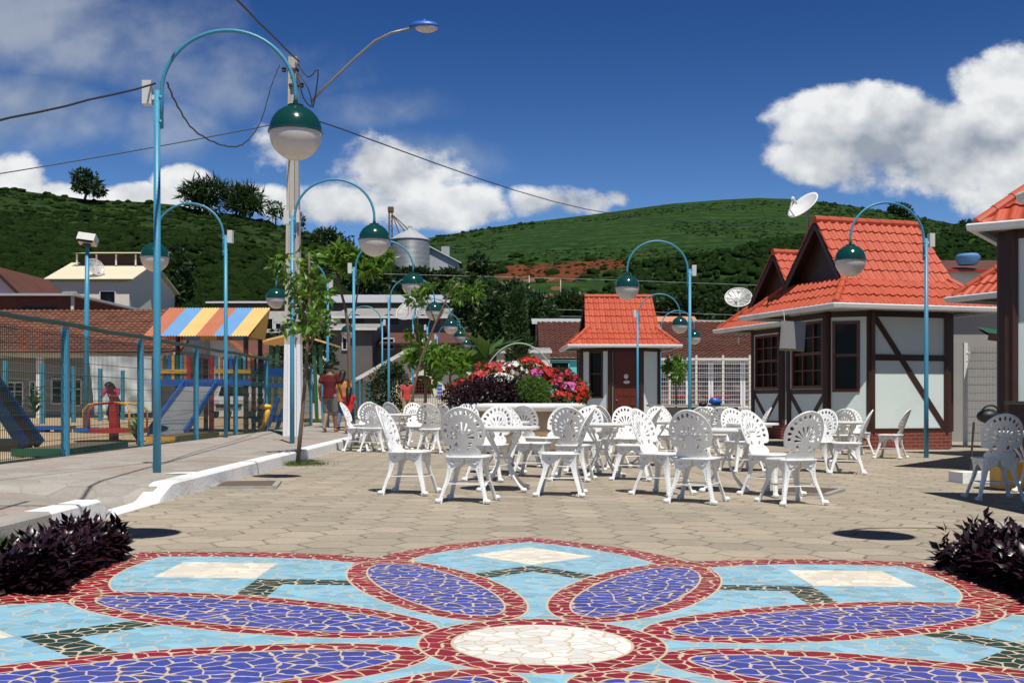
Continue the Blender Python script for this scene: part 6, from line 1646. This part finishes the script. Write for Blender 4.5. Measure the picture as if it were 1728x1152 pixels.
# inner fence of blue posts with thin wire
nf = thing('post_fence', 'inner row of blue fence posts with wire in front of the tiled house', 'fence', (-14.0, 31, SZ))
for px, y in ((9, 31.0), (72, 33.5), (124, 36.0), (169, 38.5), (207, 41.0)):
    X = (px - CX) / F * y; m = MB(); m.box((X, y, 1.1), (.12, .10, 2.05)); m.build('post', M['blue'], nf, world=True)
m = MB(); q0, q1 = Vector(((-40 - CX) / F * 29, 29, 0)), Vector(((215 - CX) / F * 41.6, 41.6, 0))
for j in range(9): z = .25 + j * .23; m.bar((q0.x, q0.y, z), (q1.x, q1.y, z), .008)
m.build('wires', M['zinc'], nf, world=True)
# pale tarpaulin hung from the house eave
tp_ = MB(); n, k_ = 52, 36; V = []
for j in range(k_ + 1):
    for i in range(n + 1):
        u, v = i / n, j / k_; px = 150 + 106 * u + (10 * v if u < .2 else 0); py = 601 + 100 * v * (1 - .06 * u)
        d = 43.2 - .7 * v + .05 * math.sin(u * 16 - v * 11) * (.4 + v) + .16 * abs(math.sin(v * 6.5 + u * 2.5)) * v + .12 * mnoise.noise((u * 3, v * 4, 3))
        V.append(P(px, py, d))
tp_.add(V, [(j * (n + 1) + i, j * (n + 1) + i + 1, (j + 1) * (n + 1) + i + 1, (j + 1) * (n + 1) + i) for j in range(k_) for i in range(n)])
tag(tp_.build('tarpaulin', mat('pale_tarpaulin', (.46, .48, .48), .6, .1, 1, .2, 20), smooth=True), 'pale crumpled tarpaulin hanging from the eave of the tiled house', 'tarpaulin')
# small plants in the playground
def tuft(label, px, py, d, n, ln, lm='mid'):
    b = P(px, py, d); t = thing('leafy_plant', label, 'plant', b)
    a_ = NR.rand(n) * 6.28; el = .3 + NR.rand(n) * 1.1
    ds = np.stack([np.cos(a_) * np.cos(el), np.sin(a_) * np.cos(el), np.sin(el)], 1); cs = np.zeros((n, 3)); cs[:, 2] = NR.rand(n) * ln * .8
    V, Fq = leaf_arrays(cs, ds, ln * (.6 + .6 * NR.rand(n)), np.full(n, ln * .16), .3, up=np.array([0, 0, 1.])); np_mesh('leaves', V, Fq, L[lm], t)
    m = MB(); m.tube([(0, 0, -.05), (0, 0, ln * .8)], .02, 6); m.build('stem', M['bark'], t)
tuft('broad leafy young plant at the fence foot beside the tall lamp', 231, 745, 19.2, 26, .30, 'young')
tuft('small palm in front of the porch beside the floodlight post', 58, 700, 29, 26, .62, 'mid')

# parked white car behind the playhouse
car = thing('parked_car', 'white car parked behind the playhouse slide', 'car', P(386, 700, 47))
o = P(386, 692, 47); o.z = gz(o.x) + .1
prof = [(-.82, .30), (.82, .30), (.84, .72), (.78, .92), (.62, 1.40), (.50, 1.46), (-.50, 1.46), (-.62, 1.40), (-.78, .92), (-.84, .72)]
m = MB(); m.prism([(x, z if z < 1 else .92) for x, z in prof if z < 1.0], o + Vector((0, 3.8, 0)), (1, 0, 0), (0, 0, 1), 3.8); m.build('body', M['white'], car, world=True)
m = MB(); m.prism([(-.74, .92), (.74, .92), (.60, 1.42), (-.60, 1.42)], o + Vector((0, 3.2, 0)), (1, 0, 0), (0, 0, 1), 2.3); m.build('cabin', M['white'], car, world=True)
m = MB(); m.add([o + Vector(p) for p in ((-.68, .88, .95), (.68, .88, .95), (.56, .89, 1.36), (-.56, .89, 1.36))], [(0, 1, 2, 3)]); m.build('windscreen', M['glass'], car, world=True)
for s_ in (-1, 1):
    m = MB(); m.box(o + Vector((s_ * .58, -.02, .70)), (.34, .05, .17)); m.build('headlight', M['globe'], car, world=True)
    for y in (.75, 2.9):
        m = MB(); w_ = Matrix.Rotation(R(90), 3, 'Y'); mm = MB(); mm.lathe([(.02, -.1), (.30, -.1), (.31, 0), (.30, .1), (.02, .1)], n=18); m.add([w_ @ Vector(p) + o + Vector((s_ * .78, y, .31)) for p in mm.v], mm.f); m.build('wheel', M['black'], car, world=True)
m = MB(); m.box(o + Vector((0, -.03, .52)), (1.1, .05, .16)); m.build('grille', M['black'], car, world=True)

# covered stall roof behind the utility pole
cv = thing('open_shelter', 'small open shelter with a thin pitched roof behind the utility pole', 'shelter', P(495, 680, 40))
m = MB()
l, r_, tpk = P(438, 575, 40), P(552, 577, 40), P(497, 560, 40)
for a1, b1 in ((l, tpk), (tpk, r_)):
    v = [a1, b1, b1 + Vector((0, 3, 0)), a1 + Vector((0, 3, 0))]; m.add(v + [p - Vector((0, 0, .07)) for p in v], [(0, 1, 2, 3), (7, 6, 5, 4), (0, 4, 5, 1), (1, 5, 6, 2), (2, 6, 7, 3), (3, 7, 4, 0)])
m.build('roof', M['amber'], cv, world=True)
for px in (452, 463, 535, 546):
    q = P(px, 582, 40.3); m = MB(); m.bar((q.x, 40.3, SZ), (q.x + (.12 if px < 500 else -.12), 40.3, q.z), .12); m.build('post', M['green'], cv, world=True)

# low counter before the shop, blue bag, bucket
ct = thing('counter', 'long low dark counter before the shop windows', 'counter', (P(1170, 690, 36).x, 36, -.1))
q0, q1 = P(1095, 684, 36), P(1250, 684, 36)
m = MB(); m.box(((q0.x + q1.x) / 2, 36.3, q0.z), (q1.x - q0.x, .7, .06)); m.build('top', M['asb'], ct, world=True)
m = MB(); m.box(((q0.x + q1.x) / 2 + .1, 36.4, q0.z / 2 - .05), (q1.x - q0.x - .3, .45, q0.z)); m.build('base', M['greywall'], ct, world=True)
m = MB(); q = P(1207, 677, 35.9); m.ball(q, (.22, .16, .13), 14, 8); m.v = [(x + .03 * mnoise.noise((x * 9, y * 9, z * 9)), y, z + .05 * mnoise.noise((x * 7, z * 7, 2))) for x, y, z in m.v]
tag(m.build('bag', M['blue2'], smooth=True), 'bright blue plastic bag lying on the counter', 'bag')
m = MB(); q = P(1186, 682, 35.9); m.ball(q, (.14, .12, .10), 12, 7); m.v = [(x, y, z + .04 * mnoise.noise((x * 8, z * 8, 5))) for x, y, z in m.v]; tag(m.build('bag', M['black'], smooth=True), 'small black bag beside the blue bag', 'bag')
# shaded clutter beside the cut-off kiosk: gas bottle, crate
x0_, y0_ = P(1690, 800, 13.4).xy
cr = thing('crate', 'yellow crate standing in the shade under the table at the picture edge', 'crate', (x0_ + .1, y0_, gz(6)))
m = MB(); m.box((x0_ + .1, y0_, gz(6) + .17), (.36, .30, .30)); m.build('box', M['yellow'], cr, world=True)
m = MB(); m.box((x0_ + .1, y0_, gz(6) + .335), (.40, .34, .03)); m.build('lid', M['amber'], cr, world=True)
m = MB(); p = G(1632, 815); m.box((p.x + .35, p.y + .2, p.z + .07), (.9, .35, .14), R(8)); tag(m.build('step', M['kerb']), 'white painted concrete step behind the shaded chair', 'step')
gr = thing('barbecue', 'black covered barbecue with a hooped handle behind the shaded chair', 'barbecue', P(1668, 735, 15.2))
c0 = P(1668, 702, 15.2)
m = MB(); m.ball(c0, (.16, .13, .10), 16, 8); m.build('lid', M['black'], gr, smooth=True, world=True)
m = MB(); m.tube([c0 + Vector((.13 * math.cos(a_), -.07, .02 + .13 * math.sin(a_))) for a_ in np.linspace(.3, 2.8, 12)], .014, 6); m.build('handle', M['black'], gr, smooth=True, world=True)
for dx in (-.2, .2):
    m = MB(); m.tube([c0 + Vector((dx, 0, -.08)), Vector((c0.x + dx * 1.3, c0.y, gz(c0.x)))], .016, 6); m.build('leg', M['iron'], gr, world=True)

# ------------------------------------------------------------------ people
def skin_mat(name, col): return mat(name, col, .6, .08, 8)
SK = {'tan': skin_mat('tan_skin', (.32, .165, .095)), 'brown': skin_mat('brown_skin', (.20, .095, .055))}
def cloth(name, col): return mat(name, col, .85, .12, 7, .25, 60, .005)
CL = {'maroon': cloth('maroon_shirt', (.105, .005, .008)), 'red': cloth('red_top', (.50, .012, .012)), 'orange': cloth('orange_shirt', (.52, .20, .045)), 'grey': cloth('grey_shorts', (.20, .20, .185)), 'jeans': cloth('blue_jeans', (.085, .13, .24)),
      'black': cloth('black_shorts', (.012, .012, .014)), 'green': cloth('green_cap', (.008, .07, .035)), 'pink': cloth('coral_shirt', (.52, .06, .06)), 'khaki': cloth('khaki_trousers', (.36, .27, .16)), 'rose': cloth('rose_top', (.45, .04, .14)), 'dark': cloth('dark_top', (.02, .02, .03))}
HAIR = mat('dark_hair', (.010, .007, .006), .55, .3, 30)
def limbcap(mb, pts, rs, n=12):
    mb.tube(pts, rs, n)
    for p, r in zip(pts, rs): mb.ball(p, r * .995, n, 8)
def loft(mb, pts, rads, side, n=20):
    vs = []; k = len(pts)
    for i, p in enumerate(pts):
        d = (pts[min(i + 1, k - 1)] - pts[max(i - 1, 0)]).normalized(); x = (side - d * side.dot(d)).normalized(); y = d.cross(x)
        for j in range(n):
            a = 2 * math.pi * j / n; vs.append(p + x * rads[i][0] * math.cos(a) + y * rads[i][1] * math.sin(a))
    mb.add(vs, [(i * n + j, i * n + (j + 1) % n, (i + 1) * n + (j + 1) % n, (i + 1) * n + j) for i in range(k - 1) for j in range(n)] + [tuple(reversed(range(n))), tuple((k - 1) * n + j for j in range(n))])
def fuse(o, vox):
    md = o.modifiers.new('fuse', 'REMESH'); md.mode = 'VOXEL'; md.voxel_size = vox; md.use_smooth_shade = True
    sm = o.modifiers.new('soften', 'SMOOTH'); sm.factor = .5; sm.iterations = 3
def person(label, loc, rz, H, J, top, bottom, hair, cap=None, skin='tan', sleeves=.5, legs_to=.95, fem=False, shoes=None, dress=0.0, long=.13):
    """J: joints in units of H, sitter/walker facing +y"""
    t = thing('person', label, 'person', loc, rz); v = lambda p: Vector(p) * H
    pel, che, nk, hd = v(J['pelvis']), v(J['chest']), v(J['neck']), v(J['head'])
    up = (hd - nk).normalized(); fw = Vector(J.get('face', (0, 1, 0))).normalized(); sd = fw.cross(up).normalized()
    b = MB(); hr = .066 * H * J.get('headscale', 1.0)
    rot = Matrix((sd, fw, up)).transposed()
    b.ball(hd, (hr * .80, hr * .95, hr * 1.12), 16, 12, rot); b.ball(hd - up * hr * .55 + fw * hr * .25, (hr * .55, hr * .6, hr * .55), 12, 8, rot)
    b.ball(hd + fw * hr * .98 - up * hr * .12, (hr * .13, hr * .18, hr * .2), 8, 6, rot)
    for s in (-1, 1): b.ball(hd + sd * s * hr * .80 - up * hr * .05, (hr * .12, hr * .2, hr * .28), 8, 6, rot)
    limbcap(b, [nk - up * .02 * H, hd - up * hr * .5], [.034 * H, .031 * H])
    sdv = (v(J['shr']) - v(J['shl'])).normalized(); dn = (pel - che).normalized()
    tor = [pel + dn * .03 * H, pel, pel.lerp(che, .5), che, che.lerp(nk, .62), nk - up * .012 * H]
    loft(b, tor, [(.078 * H, .058 * H), (.084 * H, .062 * H), (.072 * H, .054 * H), (.092 * H, .060 * H), (.088 * H, .046 * H), (.036 * H, .036 * H)], sdv)
    for s in ('l', 'r'):
        sh, el, wr = v(J['sh' + s]), v(J['el' + s]), v(J['wr' + s]); hp, kn, an = v(J['hip' + s]), v(J['kn' + s]), v(J['an' + s])
        limbcap(b, [che.lerp(sh, .35), sh, sh.lerp(el, .5), el, el.lerp(wr, .4), wr], [.034 * H, .030 * H, .026 * H, .021 * H, .022 * H, .015 * H])
        limbcap(b, [pel.lerp(hp, .6), hp, hp.lerp(kn, .5), kn, kn.lerp(an, .35), an], [.060 * H, .056 * H, .046 * H, .033 * H, .034 * H, .021 * H])
        ft = v(J.get('ft' + s, (0, 0, 0))) if 'ft' + s in J else an + Vector((0, .085 * H, -.028 * H))
        limbcap(b, [an + Vector((0, -.012 * H, -.015 * H)), an.lerp(ft, .5) - Vector((0, 0, .004 * H)), ft], [.022 * H, .023 * H, .018 * H])
        hdv = (wr - el).normalized(); pa = wr + hdv * .035 * H; side = hdv.cross(fw); side = side.normalized() if side.length > .1 else Vector((1, 0, 0)); nrm = hdv.cross(side)
        limbcap(b, [wr, pa], [.015 * H, .019 * H], 10)
        for k, ln in zip((-1.5, -.5, .5, 1.5), (.036, .044, .041, .032)):
            rt = pa + nrm * k * .0085 * H + hdv * .008 * H
            limbcap(b, [rt, rt + hdv * ln * H * .5 + side * .004 * H, rt + hdv * ln * H * .9 + side * .014 * H], [.0058 * H, .0054 * H, .0046 * H], 8)
        limbcap(b, [wr + hdv * .012 * H, wr + hdv * .03 * H - nrm * .022 * H, wr + hdv * .052 * H - nrm * .028 * H + side * .008 * H], [.008 * H, .0068 * H, .0056 * H], 8)
    body = b.build('body', SK[skin], t, smooth=True); fuse(body, .0052 * H)
    for s in (-1, 1):
        e_ = MB(); e_.ball(hd + fw * hr * .86 + sd * s * hr * .32 + up * hr * .08, hr * .10, 8, 6); e_.build('eye', M['black'], t)
    mo = MB(); mo.ball(hd + fw * hr * .84 - up * hr * .48, (hr * .24, hr * .06, hr * .05), 8, 6, rot); mo.build('mouth', M['red'], t)
    # clothes
    c = MB(); lo = pel - Vector((0, 0, (.03 + dress) * H))
    hem = pel + dn * (.055 + dress) * H
    loft(c, [hem, pel, pel.lerp(che, .5), che, che.lerp(nk, .62), nk - up * .022 * H], [(.102 * H, .080 * H), (.100 * H, .076 * H), (.088 * H, .067 * H), (.104 * H, .071 * H), (.098 * H, .056 * H), (.046 * H, .044 * H)], sdv)
    for s in ('l', 'r'):
        sh, el = v(J['sh' + s]), v(J['el' + s]); limbcap(c, [che.lerp(sh, .55), sh - Vector((0, 0, .004 * H)), sh.lerp(el, sleeves)], [.040 * H, .040 * H, .039 * H])
    o = c.build('shirt' if not dress else 'dress', top, t, smooth=True); fuse(o, .008 * H)
    c = MB(); loft(c, [pel + Vector((0, 0, .03 * H)), pel, pel - Vector((0, 0, .06 * H))], [(.088 * H, .066 * H), (.092 * H, .069 * H), (.080 * H, .062 * H)], sdv)
    for s in ('l', 'r'):
        hp, kn, an = v(J['hip' + s]), v(J['kn' + s]), v(J['an' + s])
        pts = [hp, hp.lerp(kn, min(1, legs_to))]; rs = [.058 * H, .051 * H]
        if legs_to > 1: pts += [kn.lerp(an, legs_to - 1)]; rs = [.058 * H, .044 * H, .037 * H]
        limbcap(c, pts, rs)
    o = c.build('trousers' if legs_to > 1 else 'shorts', bottom, t, smooth=True); fuse(o, .008 * H)
    h_ = MB(); h_.ball(hd + up * hr * .22 - fw * hr * .16, (hr * .90, hr * .98, hr * 1.02), 16, 12, rot)
    if fem:
        limbcap(h_, [hd + up * hr * .1 - fw * hr * .3, hd - up * hr * .9 - fw * hr * .65, nk - up * (long * .35) * H - fw * .06 * H, nk - up * long * H - fw * .07 * H], [hr * .86, hr * .74, hr * .62, hr * .42])
    h_.v = [p for p in h_.v]
    o = h_.build('hair', HAIR, t, smooth=True); fuse(o, .006 * H)
    if cap:
        k = MB(); k.ball(hd + up * hr * .42, (hr * .98, hr * 1.10, hr * .80), 18, 10, rot); k.v = [tuple(Vector(p) + up * max(0.0, hr * .30 - (Vector(p) - hd).dot(up))) for p in k.v]
        cp = k.build('cap', cap, t, smooth=True); k = MB(); k.ball(hd + up * hr * .36 + fw * hr * 1.2, (hr * .62, hr * .62, hr * .07), 14, 6, rot); k.build('brim', cap, cp, smooth=True)
    if shoes:
        for s in ('l', 'r'):
            an = v(J['an' + s]); k = MB(); limbcap(k, [an + Vector((0, -.02 * H, -.024 * H)), an + Vector((0, .085 * H, -.030 * H))], [.023 * H, .021 * H]); o = k.build('shoe', shoes, t, smooth=True)
    return t
WALK = dict(pelvis=(0, 0, .53), chest=(0, .006, .715), neck=(0, .01, .835), head=(0, .022, .925), shl=(-.105, .01, .80), shr=(.105, .01, .80), ell=(-.140, -.03, .645), elr=(.135, .03, .645), wrl=(-.150, .035, .50), wrr=(.150, .10, .515),
            hipl=(-.055, 0, .505), hipr=(.055, 0, .505), knl=(-.055, .035, .285), knr=(.058, .055, .285), anl=(-.055, -.075, .075), anr=(.058, .095, .042), ftl=(-.055, -.01, .018))
gm_ = G(556, 729, .15); 
person('man in a maroon shirt, grey shorts and green cap walking away from the camera', (gm_.x, gm_.y, gz(gm_.x) + .154), R(-8), 1.78, WALK, CL['maroon'], CL['grey'], HAIR, CL['green'], 'tan', .55, .95)
W2 = dict(WALK); W2.update(elr=(.15, .05, .66), wrr=(.10, .14, .60))
gw_ = P(578, 722, 29.2)
person('woman in an orange shirt and blue jeans walking half hidden beyond the man', (gw_.x - .02, 29.3, gz(gw_.x) + .154), R(-14), 1.60, W2, CL['orange'], CL['jeans'], HAIR, None, 'tan', .7, 1.9, True, M['black'], long=.02)
W4 = dict(WALK); W4.update(wrl=(-.17, .03, .66), ell=(-.15, .01, .70), shl=(-.10, .01, .79), headscale=1.25)
gg = G(590, 731, .15)
person('girl in a red dress and dark shorts holding the walking man by the hand', (gg.x, gg.y - .1, gz(gg.x) + .154), R(-4), 1.12, W4, CL['red'], CL['black'], HAIR, None, 'tan', .25, .9, True, dress=.02)
gs = P(686, 690, 43)
STAND = dict(WALK); STAND.update(knl=(-.055, .01, .285), knr=(.055, .015, .285), anl=(-.056, 0, .042), anr=(.056, .02, .042), ftl=(-.056, .085, .016), ftr=(.056, .105, .016), face=(.2, -1, 0))
person('distant person in a coral shirt and khaki trousers standing by the creeper hedge', (gs.x, 43, gz(gs.x) + .15), R(200), 1.72, dict(STAND, face=(0, 1, 0)), CL['pink'], CL['khaki'], HAIR, CL['dark'], 'tan', .5, 1.9, False, M['black'])
# child leaning on the merry-go-round rails
CH_ = dict(pelvis=(0, 0, .50), chest=(0, .11, .66), neck=(0, .20, .75), head=(0, .29, .79), shl=(-.11, .16, .73), shr=(.11, .16, .73), ell=(-.15, .26, .60), elr=(.15, .26, .60), wrl=(-.08, .36, .62), wrr=(.08, .36, .62), hipl=(-.06, 0, .49), hipr=(.06, 0, .49), knl=(-.08, .12, .28), knr=(.08, .10, .28),
           anl=(-.075, 0, .045), anr=(.075, -.02, .045), headscale=1.22, face=(0, .85, -.5))
person('child in a rose top bending over the merry-go-round rails', (mc.x - .12, mc.y + .42, dz - .02), R(178), 1.12, CH_, CL['rose'], CL['black'], HAIR, None, 'brown', .5, .9, True)
gk = P(440, 700, 33)
person('small child in a dark top running behind the yellow rocker', (gk.x, 33, SZ), R(70), 1.05, dict(W2, headscale=1.25), CL['dark'], CL['dark'], HAIR, None, 'brown', .5, .95)
# bicycle behind the far person
bc = thing('bicycle', 'dark bicycle leaning behind the far person in coral', 'bicycle', P(703, 690, 46.6))
bo = Vector((P(703, 0, 46.6).x, 46.6, gz(-4) + .15 + .33))
for dx in (-.5, .52):
    m = MB(); m.tube([bo + Vector((dx + .33 * math.cos(a_), 0, .33 * math.sin(a_))) for a_ in np.linspace(0, 6.283, 25)], .022, 6, False); w_ = m.build('wheel', M['black'], bc, world=True)
    m = MB()
    for k in range(8): m.tube([bo + Vector((dx, 0, 0)), bo + Vector((dx + .32 * math.cos(k * .785), 0, .32 * math.sin(k * .785)))], .004, 4)
    m.build('spokes', M['steel'], w_, world=True)
m = MB(); A_, B_, C_, D_ = bo + Vector((-.5, 0, 0)), bo + Vector((-.12, 0, -.05)), bo + Vector((-.22, 0, .42)), bo + Vector((.36, 0, .45))
for p, q in ((A_, B_), (A_, C_), (B_, C_), (B_, D_), (C_, D_), (D_, bo + Vector((.52, 0, 0)))): m.tube([p, q], .018, 6)
m.build('frame', M['red'], bc, world=True)
m = MB(); m.ball(C_ + Vector((0, 0, .12)), (.13, .07, .04), 10, 6); m.build('saddle', M['black'], bc, world=True)
m = MB(); m.tube([D_, D_ + Vector((-.02, 0, .15)), D_ + Vector((0, -.25, .18))], .014, 6); m.tube([D_ + Vector((-.02, 0, .15)), D_ + Vector((0, .25, .18))], .014, 6); m.build('handlebar', M['steel'], bc, world=True)

dk = thing('shaded_counter', 'dark stall counter in deep shade at the picture edge behind the shaded chair', 'counter', (7.55, 15.3, gz(7)))
m = MB(); m.box((7.75, 15.4, .42), (1.3, .8, 1.05), R(-35)); m.build('base', M['timber'], dk, world=True)
m = MB(); m.box((7.75, 15.4, .97), (1.45, .95, .05), R(-35)); m.build('top', M['iron'], dk, world=True)
